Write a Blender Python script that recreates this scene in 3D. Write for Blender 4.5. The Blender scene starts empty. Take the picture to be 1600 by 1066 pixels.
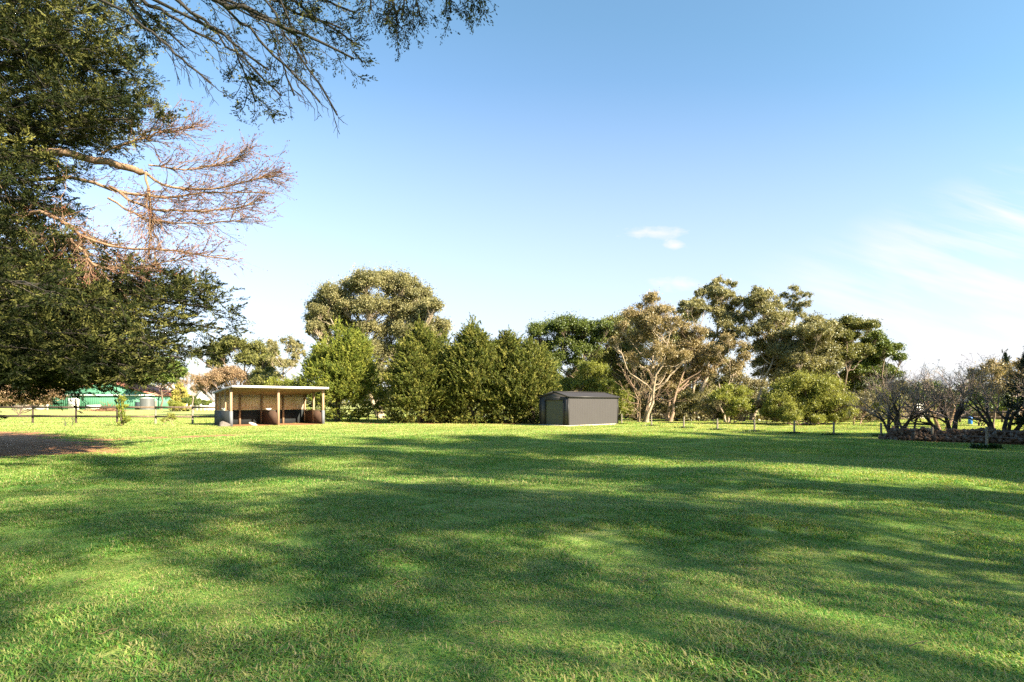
import bpy, math, random
import numpy as np
from mathutils import Vector, noise as mnoise
R = math.radians
sc = bpy.context.scene
COL = sc.collection

# ------------------------------------------------------------------ camera
F, HOR, EYE = 889.0, 630.0, 1.7
cam = bpy.data.cameras.new('camera'); camo = bpy.data.objects.new('camera', cam); COL.objects.link(camo)
cam.sensor_width = 36.0; cam.lens = 36.0 * F / 1600.0
cam.shift_y = (HOR - 533.0) / 1600.0
cam.clip_start = 0.1; cam.clip_end = 6000
camo.location = (0, 0, EYE); camo.rotation_euler = (R(90), 0, 0)
sc.camera = camo

# ------------------------------------------------------------------ sky, sun, exposure
SUN_AZ = np.array([0.82, -0.57]); SUN_AZ /= np.linalg.norm(SUN_AZ)
SUN_EL = R(30)
w = bpy.data.worlds.new('World'); sc.world = w; w.use_nodes = True
nt = w.node_tree; nt.nodes.clear()
def N(t, **k):
    n = nt.nodes.new(t)
    for a, b in k.items(): setattr(n, a, b)
    return n
def L(a, b): nt.links.new(a, b)
def M(op, a, b=None, c=None, clamp=False):
    n = nt.nodes.new('ShaderNodeMath'); n.operation = op; n.use_clamp = clamp
    for i, v in enumerate((a, b, c)):
        if v is None: continue
        if isinstance(v, (int, float)): n.inputs[i].default_value = v
        else: nt.links.new(v, n.inputs[i])
    return n.outputs[0]
def MIX(f, a, b, mode='MIX'):
    n = nt.nodes.new('ShaderNodeMix'); n.data_type = 'RGBA'; n.blend_type = mode
    for s, v in ((n.inputs[0], f), (n.inputs[6], a), (n.inputs[7], b)):
        if isinstance(v, (int, float)): s.default_value = v
        elif isinstance(v, tuple): s.default_value = (*v, 1) if len(v) == 3 else v
        else: nt.links.new(v, s)
    return n.outputs[2]
sky = N('ShaderNodeTexSky', sky_type='NISHITA', sun_disc=False)
sky.sun_elevation = SUN_EL; sky.sun_rotation = math.atan2(SUN_AZ[0], SUN_AZ[1])
sky.altitude = 50; sky.air_density = 1.0; sky.dust_density = 0.4; sky.ozone_density = 1.3
tc = N('ShaderNodeTexCoord'); sx = N('ShaderNodeSeparateXYZ'); L(tc.outputs['Generated'], sx.inputs[0])
X, Y, Z = sx.outputs
ys = M('MAXIMUM', Y, 0.05)
u = M('DIVIDE', X, ys); v = M('DIVIDE', Z, ys)
def noise2(ucoef, vcoef, scale, detail, rough=.55, dist=0.0):
    # planar sky coordinates, sheared and stretched, into a noise
    cx = N('ShaderNodeCombineXYZ')
    L(M('ADD', M('MULTIPLY', u, ucoef[0]), M('MULTIPLY', v, ucoef[1])), cx.inputs[0])
    L(M('ADD', M('MULTIPLY', u, vcoef[0]), M('MULTIPLY', v, vcoef[1])), cx.inputs[1])
    n = N('ShaderNodeTexNoise'); L(cx.outputs[0], n.inputs['Vector'])
    n.inputs['Scale'].default_value = scale; n.inputs['Detail'].default_value = detail
    n.inputs['Roughness'].default_value = rough; n.inputs['Distortion'].default_value = dist
    return n.outputs[0]
def puff(uc, vc, ru, rv, k):
    a = M('DIVIDE', M('SUBTRACT', u, uc), ru); b = M('DIVIDE', M('SUBTRACT', v, vc), rv)
    d = M('SQRT', M('ADD', M('MULTIPLY', a, a), M('MULTIPLY', b, b)))
    n = noise2((1, 0), (0, 2.2), 26.0, 5, .6, .3)
    e = M('ADD', M('SUBTRACT', 1.0, d), M('MULTIPLY', M('SUBTRACT', n, .5), 2.2))
    return M('MULTIPLY', M('SMOOTH_MIN', M('MAXIMUM', e, 0.0), 1.0, .3), k)
# long soft cirrus in the right of the sky
st = noise2((.93, -.36), (.36 * 5, .93 * 5), 2.2, 6, .5, .5)
st2 = noise2((.96, -.28), (.28 * 9, .96 * 9), 3.0, 4, .6, .2)
band = M('MULTIPLY', M('SUBTRACT', M('ADD', st, M('MULTIPLY', M('SUBTRACT', st2, .5), .75)), .36), 3.4, clamp=True)
reg = M('MULTIPLY', M('SUBTRACT', u, .18), 1.6, clamp=True)
line = M('ADD', M('MULTIPLY', u, .42), .06)                # upper border of the veil rises to the right
below = M('MULTIPLY', M('SUBTRACT', line, M('SUBTRACT', v, .02)), 9.0, clamp=True)
veil = M('MULTIPLY', M('MULTIPLY', band, reg), M('MULTIPLY', below, 1.0))
pf = M('ADD', M('ADD', puff(.248, .300, .060, .013, .85), puff(.286, .277, .022, .010, .9)), puff(.292, .208, .056, .013, .75))
cloud = M('ADD', veil, pf, clamp=True)
horiz = M('POWER', M('SUBTRACT', 1.0, M('MULTIPLY', v, 1.75, clamp=True), clamp=True), 1.25)
hmask = M('MULTIPLY', horiz, .90)
hi = M('MULTIPLY', M('SUBTRACT', M('ADD', v, M('MULTIPLY', u, .10)), .16), 1.9, clamp=True)
c1 = MIX(1.0, sky.outputs[0], MIX(hi, (1.0, .95, 1.03), (.75, .93, .90)), 'MULTIPLY')
c2 = MIX(hmask, c1, (2.45, 2.64, 2.90))
c3 = MIX(cloud, c2, (3.25, 3.18, 3.25))
bg = N('ShaderNodeBackground'); L(c3, bg.inputs[0]); bg.inputs[1].default_value = 0.068
wo = N('ShaderNodeOutputWorld'); L(bg.outputs[0], wo.inputs[0])
sun = bpy.data.lights.new('sun', 'SUN'); suno = bpy.data.objects.new('sun', sun); COL.objects.link(suno)
sun.energy = 5.0; sun.angle = R(0.9); sun.color = (1.0, .87, .64)
sd = Vector((SUN_AZ[0] * math.cos(SUN_EL), SUN_AZ[1] * math.cos(SUN_EL), math.sin(SUN_EL)))
suno.rotation_euler = sd.to_track_quat('Z', 'Y').to_euler()
sc.view_settings.view_transform = 'Standard'; sc.view_settings.look = 'None'
sc.view_settings.exposure = 2.28; sc.view_settings.gamma = 1.0; sc.view_settings.use_curve_mapping = False
sc.render.engine = 'CYCLES'
sc.cycles.max_bounces = 6; sc.cycles.transmission_bounces = 3; sc.cycles.diffuse_bounces = 3; sc.cycles.glossy_bounces = 2
sc.cycles.transparent_max_bounces = 4; sc.cycles.use_denoising = False; sc.cycles.use_adaptive_sampling = False; sc.cycles.sample_clamp_indirect = 4.0

# ------------------------------------------------------------------ helpers
def spot(px, py, yy):
    """a world point from its bearing and height angle at distance yy"""
    return np.array([(px - 800) * yy / F, yy, EYE - (py - HOR) * yy / F])
def hgt(x, y):
    x = np.asarray(x, float); y = np.asarray(y, float)
    f = np.clip((40 - y) / 12, 0, 1) * np.clip((y + 40) / 20, 0, 1) * np.clip((45 - np.abs(x)) / 15, 0, 1)
    z = .05 * np.sin(x * .55 + .3 * y) + .05 * np.sin(y * .62 - .21 * x + 1.1) + .03 * np.sin(x * 1.3 + 2.0) * np.sin(y * 1.1)
    z = z + .16 * np.exp(-(((x - 4.2) / 3.6) ** 2 + ((y - 8.6) / 1.3) ** 2)) - .05
    return z * f
def seg_dist(x, y, ax, ay, bx, by):
    t = np.clip(((x - ax) * (bx - ax) + (y - ay) * (by - ay)) / ((bx - ax) ** 2 + (by - ay) ** 2), 0, 1)
    return np.hypot(x - ax - t * (bx - ax), y - ay - t * (by - ay))
SH_A = R(44); SH_U = np.array([math.cos(SH_A), math.sin(SH_A)]); SH_V = np.array([-math.sin(SH_A), math.cos(SH_A)])
SH_O = np.array([-20.5, 41.5])
def bare(x, y):
    """0..1: how bare the soil is"""
    d1 = np.clip(1.5 - seg_dist(x, y, -19, 20.5, -31, 31) / 4.6, 0, 1)
    d2 = .75 * np.clip(1.3 - seg_dist(x, y, -22, 27.5, -15.5, 30.5) / 2.6, 0, 1)
    a = (x - SH_O[0]) * SH_U[0] + (y - SH_O[1]) * SH_U[1]; b = (x - SH_O[0]) * SH_V[0] + (y - SH_O[1]) * SH_V[1]
    d3 = np.clip(1.3 - np.maximum(np.abs(a - 3.5) - 3.7, np.abs(b - 1.4) - 2.0) / .5, 0, 1)
    d4 = .8 * np.clip(1.2 - seg_dist(x, y, -13, 47.5, 3, 46.5) / 2.2, 0, 1)
    d5 = .9 * np.clip(1.3 - seg_dist(x, y, 17.7, 27.3, 24, 24) / 1.2, 0, 1)
    return np.maximum.reduce([d1, d2, d3, d4, d5])

class MB:
    def __init__(s): s.v = []; s.q = []; s.t = []; s.tint = []; s.n = 0
    def add(s, v, q=None, t=None, tint=0.5):
        v = np.asarray(v, float).reshape(-1, 3)
        if q is not None and len(q): s.q.append(np.asarray(q, int).reshape(-1, 4) + s.n)
        if t is not None and len(t): s.t.append(np.asarray(t, int).reshape(-1, 3) + s.n)
        s.v.append(v); s.tint.append(np.broadcast_to(np.asarray(tint, float), (len(v),)).copy()); s.n += len(v)
    def box(s, c, size, ang=0, tilt=None):
        c = np.asarray(c, float); h = np.asarray(size, float) / 2
        P = np.array([[x, y, z] for z in (-1, 1) for y in (-1, 1) for x in (-1, 1)], float) * h
        if tilt is not None: P = (np.array(tilt) @ P.T).T
        ca, sa = math.cos(ang), math.sin(ang)
        P = np.stack([P[:, 0] * ca - P[:, 1] * sa, P[:, 0] * sa + P[:, 1] * ca, P[:, 2]], 1) + c
        s.add(P, [[0, 2, 3, 1], [4, 5, 7, 6], [0, 1, 5, 4], [2, 6, 7, 3], [0, 4, 6, 2], [1, 3, 7, 5]])
    def beam(s, a, b, wd, ht):
        """box from a to b, wd wide horizontally, ht tall"""
        a = np.asarray(a, float); b = np.asarray(b, float); d = b - a; l = np.linalg.norm(d); d /= l
        up = np.array([0, 0, 1.]) if abs(d[2]) < .95 else np.array([0, 1., 0])
        r = np.cross(d, up); r /= np.linalg.norm(r); up = np.cross(r, d)
        P = [a + r * i * wd / 2 + up * j * ht / 2 for i, j in ((-1, -1), (1, -1), (1, 1), (-1, 1))]
        P += [p + d * l for p in P]
        s.add(P, [[0, 3, 2, 1], [4, 5, 6, 7], [0, 1, 5, 4], [1, 2, 6, 5], [2, 3, 7, 6], [3, 0, 4, 7]])
    def poly(s, pts): # one flat ngon as fan (convex)
        n = len(pts); s.add(pts, None, [[0, i, i + 1] for i in range(1, n - 1)])
    def slab(s, pts, off):
        """convex outline pts extruded by the vector off"""
        n = len(pts); P = [np.asarray(p, float) for p in pts]; P += [p + np.asarray(off, float) for p in P]
        s.add(P, [[i, (i + 1) % n, n + (i + 1) % n, n + i] for i in range(n)],
              [[0, i + 1, i] for i in range(1, n - 1)] + [[n, n + i, n + i + 1] for i in range(1, n - 1)])
    def tube(s, pts, rad, k=5, tint=.5):
        pts = np.asarray(pts, float); n = len(pts)
        rad = np.broadcast_to(np.asarray(rad, float), (n,))
        d = np.gradient(pts, axis=0); d /= (np.linalg.norm(d, axis=1, keepdims=True) + 1e-9)
        ref = np.array([0.31, 0.17, .93]) if abs(d[0][2]) < .8 else np.array([.93, .3, .1])
        a = np.cross(d, ref); a /= (np.linalg.norm(a, axis=1, keepdims=True) + 1e-9); b = np.cross(d, a)
        th = np.arange(k) * 2 * math.pi / k
        V = pts[:, None, :] + rad[:, None, None] * (np.cos(th)[None, :, None] * a[:, None, :] + np.sin(th)[None, :, None] * b[:, None, :])
        q = []
        for i in range(n - 1):
            for j in range(k):
                q.append([i * k + j, i * k + (j + 1) % k, (i + 1) * k + (j + 1) % k, (i + 1) * k + j])
        s.add(V, q, None, tint)
    def leaves(s, c, uu, vv, ln, wd, tint):
        """rhombic leaf faces, all at once"""
        c = np.asarray(c); n = len(c)
        ln = np.broadcast_to(np.asarray(ln, float), (n,))[:, None] / 2; wd = np.broadcast_to(np.asarray(wd, float), (n,))[:, None] / 2
        P = np.stack([c - uu * ln, c + vv * wd, c + uu * ln, c - vv * wd], 1).reshape(-1, 3)
        s.add(P, np.arange(4 * n).reshape(-1, 4), None, np.repeat(np.broadcast_to(tint, (n,)), 4))
    def build(s, name, mat, parent=None, smooth=False):
        me = bpy.data.meshes.new(name)
        V = np.concatenate(s.v) if s.v else np.zeros((0, 3))
        q = np.concatenate(s.q) if s.q else np.zeros((0, 4), int); t = np.concatenate(s.t) if s.t else np.zeros((0, 3), int)
        me.vertices.add(len(V)); me.vertices.foreach_set('co', V.astype(np.float32).ravel())
        li = np.concatenate([q.ravel(), t.ravel()]).astype(np.int32)
        me.loops.add(len(li)); me.loops.foreach_set('vertex_index', li)
        me.polygons.add(len(q) + len(t))
        ls = np.concatenate([np.arange(len(q)) * 4, 4 * len(q) + np.arange(len(t)) * 3]).astype(np.int32)
        me.polygons.foreach_set('loop_start', ls)
        if smooth: me.polygons.foreach_set('use_smooth', np.ones(len(ls), bool))
        at = me.attributes.new('tint', 'FLOAT', 'POINT'); at.data.foreach_set('value', np.concatenate(s.tint).astype(np.float32) if s.tint else [])
        me.update(calc_edges=True); me.validate()
        if mat: me.materials.append(mat)
        o = bpy.data.objects.new(name, me); COL.objects.link(o)
        if parent is not None:
            o.parent = parent; o.matrix_parent_inverse = parent.matrix_world.inverted()
        return o
def tag(o, label=None, cat=None, group=None, kind=None):
    if label: o['label'] = label
    if cat: o['category'] = cat
    if group: o['group'] = group
    if kind: o['kind'] = kind
    return o
def thing(name, label, cat, loc=(0, 0, 0), group=None, rz=0):
    o = bpy.data.objects.new(name, None); COL.objects.link(o)
    o.location = [float(a) for a in loc]; o.rotation_euler = (0, 0, rz)
    o.matrix_world = __import__('mathutils').Matrix.LocRotScale(Vector(o.location), o.rotation_euler, None)
    return tag(o, label, cat, group)

# ------------------------------------------------------------------ materials
def newmat(name):
    global nt
    m = bpy.data.materials.new(name); m.use_nodes = True; nt = m.node_tree; nt.nodes.clear(); return m
def ramp(fac, stops):
    n = nt.nodes.new('ShaderNodeValToRGB'); cr = n.color_ramp
    while len(cr.elements) < len(stops): cr.elements.new(.5)
    for e, (p, c) in zip(cr.elements, stops): e.position = p; e.color = (*c, 1)
    nt.links.new(fac, n.inputs[0]); return n.outputs[0]
def nz(scale, detail=4, vec=None, rough=.55, dist=0):
    n = nt.nodes.new('ShaderNodeTexNoise'); n.inputs['Scale'].default_value = scale; n.inputs['Detail'].default_value = detail
    n.inputs['Roughness'].default_value = rough; n.inputs['Distortion'].default_value = dist
    if vec is not None: nt.links.new(vec, n.inputs['Vector'])
    return n.outputs[0]
def wpos(scale=(1, 1, 1)):
    g = nt.nodes.new('ShaderNodeNewGeometry')
    m = nt.nodes.new('ShaderNodeMapping'); m.inputs['Scale'].default_value = scale
    nt.links.new(g.outputs['Position'], m.inputs[0]); return m.outputs[0]
def attr(name):
    n = nt.nodes.new('ShaderNodeAttribute'); n.attribute_name = name; return n.outputs['Fac']
def out_principled(col, rough=.8, bump=None, bstr=.3, bdist=.02, metal=0, spec=.5):
    p = nt.nodes.new('ShaderNodeBsdfPrincipled')
    if isinstance(col, tuple): p.inputs['Base Color'].default_value = (*col, 1)
    else: nt.links.new(col, p.inputs['Base Color'])
    if isinstance(rough, (int, float)): p.inputs['Roughness'].default_value = rough
    else: nt.links.new(rough, p.inputs['Roughness'])
    p.inputs['Metallic'].default_value = metal; p.inputs['Specular IOR Level'].default_value = spec
    if bump is not None:
        b = nt.nodes.new('ShaderNodeBump'); b.inputs['Strength'].default_value = bstr; b.inputs['Distance'].default_value = bdist
        nt.links.new(bump, b.inputs['Height']); nt.links.new(b.outputs[0], p.inputs['Normal'])
    o = nt.nodes.new('ShaderNodeOutputMaterial'); nt.links.new(p.outputs[0], o.inputs[0]); return p
def leafmat(name, c0, c1, c2, trans=.35, gloss=.12, clumpscale=.45, lv=.40):
    """leaves: dark, middle and pale leaf colours spread by clump and by leaf"""
    m = newmat(name)
    g = nt.nodes.new('ShaderNodeNewGeometry'); rnd = g.outputs['Random Per Island']
    f = M('ADD', M('MULTIPLY', rnd, lv), M('MULTIPLY', attr('tint'), .75 - lv))
    f = M('ADD', f, M('MULTIPLY', nz(clumpscale, 3, wpos()), .5)); f = M('SUBTRACT', f, .12)
    col = ramp(f, [(.1, c0), (.5, c1), (.9, c2)])
    d = nt.nodes.new('ShaderNodeBsdfDiffuse'); nt.links.new(col, d.inputs[0])
    t = nt.nodes.new('ShaderNodeBsdfTranslucent'); nt.links.new(MIX(1.0, col, (1.15, 1.1, .7), 'MULTIPLY'), t.inputs[0])
    mx = nt.nodes.new('ShaderNodeMixShader'); mx.inputs[0].default_value = trans
    nt.links.new(d.outputs[0], mx.inputs[1]); nt.links.new(t.outputs[0], mx.inputs[2])
    gl = nt.nodes.new('ShaderNodeBsdfGlossy'); gl.inputs['Roughness'].default_value = .6; gl.inputs[0].default_value = (.7, .75, .75, 1)
    m2 = nt.nodes.new('ShaderNodeMixShader'); fr = nt.nodes.new('ShaderNodeFresnel'); fr.inputs[0].default_value = 1.4
    nt.links.new(M('MULTIPLY', fr.outputs[0], gloss * 1.5), m2.inputs[0]); nt.links.new(mx.outputs[0], m2.inputs[1]); nt.links.new(gl.outputs[0], m2.inputs[2])
    o = nt.nodes.new('ShaderNodeOutputMaterial'); nt.links.new(m2.outputs[0], o.inputs[0]); return m
def barkmat(name, c0, c1, c2, sc_=(3, 3, .8)):
    m = newmat(name); p = wpos(sc_); a = nz(2.2, 6, p, .65); b = nz(9, 5, p)
    out_principled(ramp(M('ADD', M('MULTIPLY', a, .7), M('MULTIPLY', b, .3)), [(.3, c0), (.5, c1), (.7, c2)]), .9, b, .8, .03); return m
def solid(name, c, rough=.6, var=.15, scale=3.0, metal=0, stretch=(1, 1, 1), bump=.1, spec=.25):
    m = newmat(name); p = wpos(stretch); a = nz(scale, 6, p, .6); b = nz(scale * 8, 4, p)
    lo = tuple(x * (1 - var) for x in c); hi = tuple(min(1, x * (1 + var)) for x in c)
    out_principled(ramp(M('ADD', M('MULTIPLY', a, .65), M('MULTIPLY', b, .35)), [(.3, lo), (.7, hi)]), rough, b, bump, .01, metal, spec); return m

G_COLD = [(.20, (.066, .200, .034)), (.38, (.126, .310, .052)), (.54, (.255, .380, .078)), (.71, (.460, .435, .175))]
def grass_color(extra=None):
    """the sward: lush and dry patches by world position"""
    p = wpos()
    big = nz(.16, 4, p, .6); mid = nz(.75, 4, p, .6, .6); fine = nz(4.5, 3, p)
    sp = wpos((.35, 1.0, 1)); stre = nz(.5, 3, sp, .6)
    f = M('ADD', M('ADD', M('MULTIPLY', big, .35), M('MULTIPLY', mid, .42)), M('ADD', M('MULTIPLY', fine, .13), M('MULTIPLY', stre, .15)))
    sp3 = nt.nodes.new('ShaderNodeSeparateXYZ'); nt.links.new(p, sp3.inputs[0])      # shorter, drier turf towards the sheds; paler tone also paints the sunlit strip
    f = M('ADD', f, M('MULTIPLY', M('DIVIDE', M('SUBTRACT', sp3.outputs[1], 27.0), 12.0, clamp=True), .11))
    if extra is not None: f = M('ADD', f, extra)
    return ramp(f, G_COLD)
MT = {}
m = newmat('lawn_soil'); p = wpos()
a = nz(1.3, 6, p, .65); b = nz(14, 5, p, .6); c = nz(60, 3, p)
soil = ramp(M('ADD', M('MULTIPLY', a, .55), M('MULTIPLY', b, .45)), [(.3, (.12, .055, .026)), (.5, (.27, .135, .065)), (.72, (.44, .27, .15))])
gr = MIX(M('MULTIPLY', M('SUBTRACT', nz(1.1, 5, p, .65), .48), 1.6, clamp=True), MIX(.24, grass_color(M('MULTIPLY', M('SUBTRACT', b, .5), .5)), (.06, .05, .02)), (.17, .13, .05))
fm = M('MULTIPLY', M('SUBTRACT', M('ADD', attr('bare'), M('MULTIPLY', M('SUBTRACT', nz(.9, 6, p, .65), .5), 1.6)), .45), 4.0, clamp=True)
fm = M('MULTIPLY', fm, M('MULTIPLY', attr('bare'), 5.0, clamp=True))
out_principled(MIX(fm, gr, soil), .95, M('ADD', M('MULTIPLY', b, .7), M('MULTIPLY', c, .3)), .9, .05, spec=.15); MT['ground'] = m

m = newmat('grass_blade')
g = nt.nodes.new('ShaderNodeNewGeometry'); rnd = g.outputs['Random Per Island']
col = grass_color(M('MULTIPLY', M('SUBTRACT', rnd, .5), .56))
dry = M('GREATER_THAN', M('ADD', rnd, M('MULTIPLY', M('SUBTRACT', nz(.9, 4, wpos(), .6), .5), .9)), .86)
col = MIX(M('MULTIPLY', dry, .8), col, (.36, .31, .17))
d = nt.nodes.new('ShaderNodeBsdfPrincipled'); d.inputs['Roughness'].default_value = .5; d.inputs['Specular IOR Level'].default_value = .3
nt.links.new(col, d.inputs['Base Color'])
t = nt.nodes.new('ShaderNodeBsdfTranslucent'); nt.links.new(MIX(1.0, col, (1.3, 1.2, .55), 'MULTIPLY'), t.inputs[0])
mx = nt.nodes.new('ShaderNodeMixShader'); mx.inputs[0].default_value = .42
nt.links.new(d.outputs[0], mx.inputs[1]); nt.links.new(t.outputs[0], mx.inputs[2])
o_ = nt.nodes.new('ShaderNodeOutputMaterial'); nt.links.new(mx.outputs[0], o_.inputs[0]); MT['grass'] = m

MT['gum'] = leafmat('gum_leaf', (0.090, 0.091, 0.036), (0.222, 0.210, 0.095), (0.391, 0.344, 0.175), .36, .08)
MT['gum_brown'] = leafmat('brown_gum_leaf', (0.100, 0.083, 0.038), (0.260, 0.206, 0.104), (0.425, 0.336, 0.189), .34, .08)
MT['gum_dark'] = leafmat('dark_gum_leaf', (0.054, 0.062, 0.017), (0.144, 0.150, 0.043), (0.264, 0.246, 0.084), .32, .08)
MT['acacia'] = leafmat('blackwood_leaf', (0.037, 0.060, 0.011), (0.098, 0.129, 0.025), (0.196, 0.218, 0.055), .30, .10)
MT['cyp'] = leafmat('cypress_leaf', (0.045, 0.070, 0.012), (0.140, 0.171, 0.028), (0.341, 0.336, 0.069), .22, .05, .9, .25)
MT['cyp_hedge'] = leafmat('hedge_cypress_leaf', (0.030, 0.044, 0.010), (0.096, 0.116, 0.022), (0.290, 0.265, 0.068), .20, .05, .9, .25)
MT['cyp_near'] = leafmat('old_cypress_leaf', (.005, .008, .004), (.022, .030, .010), (.200, .195, .058), .12, .02, 1.1, .10)  # near-black and pale tones put crown self-shade and lit tips into the colour
MT['wattle'] = leafmat('wattle_leaf', (0.102, 0.123, 0.022), (0.217, 0.239, 0.043), (0.362, 0.362, 0.087), .40, .08)
MT['teatree'] = leafmat('teatree_leaf', (0.095, 0.108, 0.025), (0.222, 0.235, 0.053), (0.367, 0.367, 0.095), .35, .06)
MT['pinkleaf'] = leafmat('autumn_leaf', (0.161, 0.098, 0.057), (0.299, 0.207, 0.127), (0.437, 0.322, 0.207), .35, .08)
MT['gold'] = leafmat('golden_leaf', (.240, .210, .045), (.420, .380, .100), (.560, .520, .180), .35, .08)
MT['shrub'] = leafmat('shrub_leaf', (0.084, 0.077, 0.042), (0.182, 0.161, 0.084), (0.294, 0.252, 0.140), .30, .08)
MT['brightleaf'] = leafmat('green_shrub_leaf', (.050, .080, .014), (.110, .160, .030), (.200, .240, .060), .38, .10)
MT['deadleaf'] = leafmat('dead_needle', (.10, .038, .025), (.20, .080, .055), (.30, .15, .10), .30, .05)
MT['pine'] = leafmat('pine_needle', (.010, .020, .012), (.022, .038, .020), (.050, .070, .032), .20, .10)
MT['far'] = leafmat('far_leaf', (.060, .065, .030), (.120, .120, .055), (.210, .190, .100), .30, .05, .12)
MT['palebark'] = barkmat('gum_bark', (.13, .095, .065), (.28, .22, .155), (.46, .38, .29))
MT['pinkbark'] = barkmat('pink_bark', (.13, .085, .06), (.25, .17, .12), (.38, .27, .20))
MT['bark'] = barkmat('brown_bark', (.05, .035, .025), (.12, .085, .06), (.22, .16, .11))
MT['cypbark'] = barkmat('cypress_bark', (.08, .05, .03), (.20, .125, .07), (.34, .22, .135))
MT['shadebark'] = barkmat('shaded_bark', (.008, .007, .006), (.018, .015, .013), (.04, .034, .03))  # bark darkened to paint in the shade the near boughs hang in
MT['darkbark'] = barkmat('dark_bark', (.018, .014, .012), (.042, .034, .030), (.09, .075, .065))
MT['twig'] = barkmat('twig_bark', (.13, .09, .075), (.26, .19, .165), (.40, .31, .27))
MT['deadwood'] = barkmat('dead_wood', (.10, .055, .035), (.21, .130, .080), (.34, .23, .145))
MT['charcoal'] = solid('charcoal_steel', (.050, .047, .050), .42, .04, 1.5, bump=.02)
MT['charcoal_trim'] = solid('dark_trim', (.030, .029, .031), .45, .08, 2)
MT['door'] = solid('roller_door', (.055, .058, .040), .30, .10, 2)
MT['concrete'] = solid('concrete', (.50, .45, .38), .9, .2, 4)
MT['cream'] = solid('cream_sheet', (.62, .53, .41), .7, .05, 1.2, stretch=(1, 1, .4))
MT['kick'] = solid('dark_rubber', (.022, .026, .029), .75, .35, 1.5)
MT['brownply'] = solid('stained_ply', (.100, .060, .044), .8, .35, 1.8)
MT['timber'] = solid('pine_timber', (.27, .185, .120), .8, .22, 2, stretch=(4, 4, .6))
MT['greytimber'] = solid('weathered_timber', (.20, .17, .14), .9, .25, 3, stretch=(3, 3, .5))
MT['darktimber'] = solid('dark_timber', (.045, .032, .026), .85, .35, 2)
MT['greypaint'] = solid('grey_paint', (.13, .14, .16), .7, .15, 3)
MT['roofsheet'] = solid('zinc_roof', (.62, .60, .56), .5, .1, 1.5)
MT['white'] = solid('white_paint', (.78, .76, .72), .6, .05, 2)
MT['greenwall'] = solid('green_cladding', (.085, .230, .150), .55, .06, .3)
MT['redtrim'] = solid('red_trim', (.40, .16, .11), .6, .1, 1)
MT['tile'] = solid('roof_tile', (.44, .33, .28), .8, .15, .6)
MT['tank'] = solid('galvanised_tank', (.12, .125, .13), .4, .2, .6, metal=.3, stretch=(3, 3, .3))
MT['stone'] = solid('field_stone', (.085, .055, .040), .95, .55, 1.7, bump=.5)
MT['stonegrey'] = solid('grey_stone', (.12, .105, .095), .95, .45, 1.7, bump=.5)
MT['wire'] = solid('galvanised_wire', (.30, .30, .30), .5, .1, 2, metal=.4)
MT['blue'] = solid('blue_plastic', (.03, .16, .50), .4, .1, 2)
MT['soil'] = solid('brown_soil', (.20, .11, .065), .95, .4, 2, bump=.6)
MT['brick'] = solid('brick_wall', (.33, .20, .14), .9, .2, 6)
MT['glass'] = solid('window_glass', (.04, .05, .06), .1, .1, 2)
MT['weed'] = leafmat('dark_weed_leaf', (.012, .030, .008), (.026, .060, .014), (.055, .100, .026), .25, .2)

# ------------------------------------------------------------------ ground sheet
def axis(parts):
    out = []
    for a, b, st_ in parts: out += list(np.arange(a, b, st_))
    out.append(parts[-1][1]); return np.array(out)
gx = axis([(-3000, -400, 400), (-400, -70, 30), (-70, 70, .5), (70, 400, 30), (400, 3000, 400)])
gy = axis([(-1500, -300, 300), (-300, -30, 30), (-30, 60, .5), (60, 130, 7), (130, 400, 30), (400, 4000, 400)])
XX, YY = np.meshgrid(gx, gy); ZZ = hgt(XX, YY)
mb = MB(); nx, ny = len(gx), len(gy)
idx = np.arange(nx * ny).reshape(ny, nx)
mb.add(np.stack([XX, YY, ZZ], -1), np.stack([idx[:-1, :-1], idx[:-1, 1:], idx[1:, 1:], idx[1:, :-1]], -1).reshape(-1, 4))
go = mb.build('ground', MT['ground'], smooth=True); tag(go, kind='structure')
at = go.data.attributes.new('bare', 'FLOAT', 'POINT'); at.data.foreach_set('value', bare(XX, YY).ravel().astype(np.float32))

# ------------------------------------------------------------------ grass
def tuft(seed, n, rad, hmin, hmax, wdt, lean, segs=2):
    r = np.random.default_rng(seed); b = MB()
    ang = r.uniform(0, 2 * np.pi, n); rr = rad * np.sqrt(r.uniform(0, 1, n))
    base = np.stack([rr * np.cos(ang), rr * np.sin(ang), np.full(n, -.01)], 1)
    ld = r.normal(ang + r.normal(0, 1.3, n), .6); H = r.uniform(hmin, hmax, n) * (1.1 - .4 * rr / rad); ln = r.uniform(.25, lean, n) * H
    dr = np.stack([np.cos(ld), np.sin(ld), np.zeros(n)], 1); sd_ = np.stack([-np.sin(ld), np.cos(ld), np.zeros(n)], 1)
    W_ = (wdt * r.uniform(.6, 1.3, n))[:, None] / 2; z = np.array([0, 0, 1.])
    mid = base + dr * (ln * .38)[:, None] + z * (H * .62)[:, None]
    tip = base + dr * ln[:, None] + z * (H * r.uniform(.55, 1.0, n))[:, None]
    P = np.stack([base - sd_ * W_, base + sd_ * W_, mid + sd_ * W_ * .8, mid - sd_ * W_ * .8, tip], 1).reshape(-1, 3)
    i = np.arange(n)[:, None] * 5
    b.add(P, i + np.array([[0, 1, 2, 3]]), i + np.array([[3, 2, 4]]))
    return b
protos = bpy.data.collections.new('grass_tufts')
specs = [(125, .17, .022, .052, .0078, 2.3), (115, .17, .025, .058, .0085, 2.1), (130, .20, .018, .042, .0070, 2.6), (100, .15, .032, .066, .0085, 1.9),
         (170, .42, .030, .075, .013, 1.5), (150, .40, .035, .075, .014, 1.5), (190, .45, .025, .055, .012, 1.8),
         (150, 1.05, .05, .10, .040, 1.3), (150, 1.0, .04, .08, .036, 1.5)]
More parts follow.
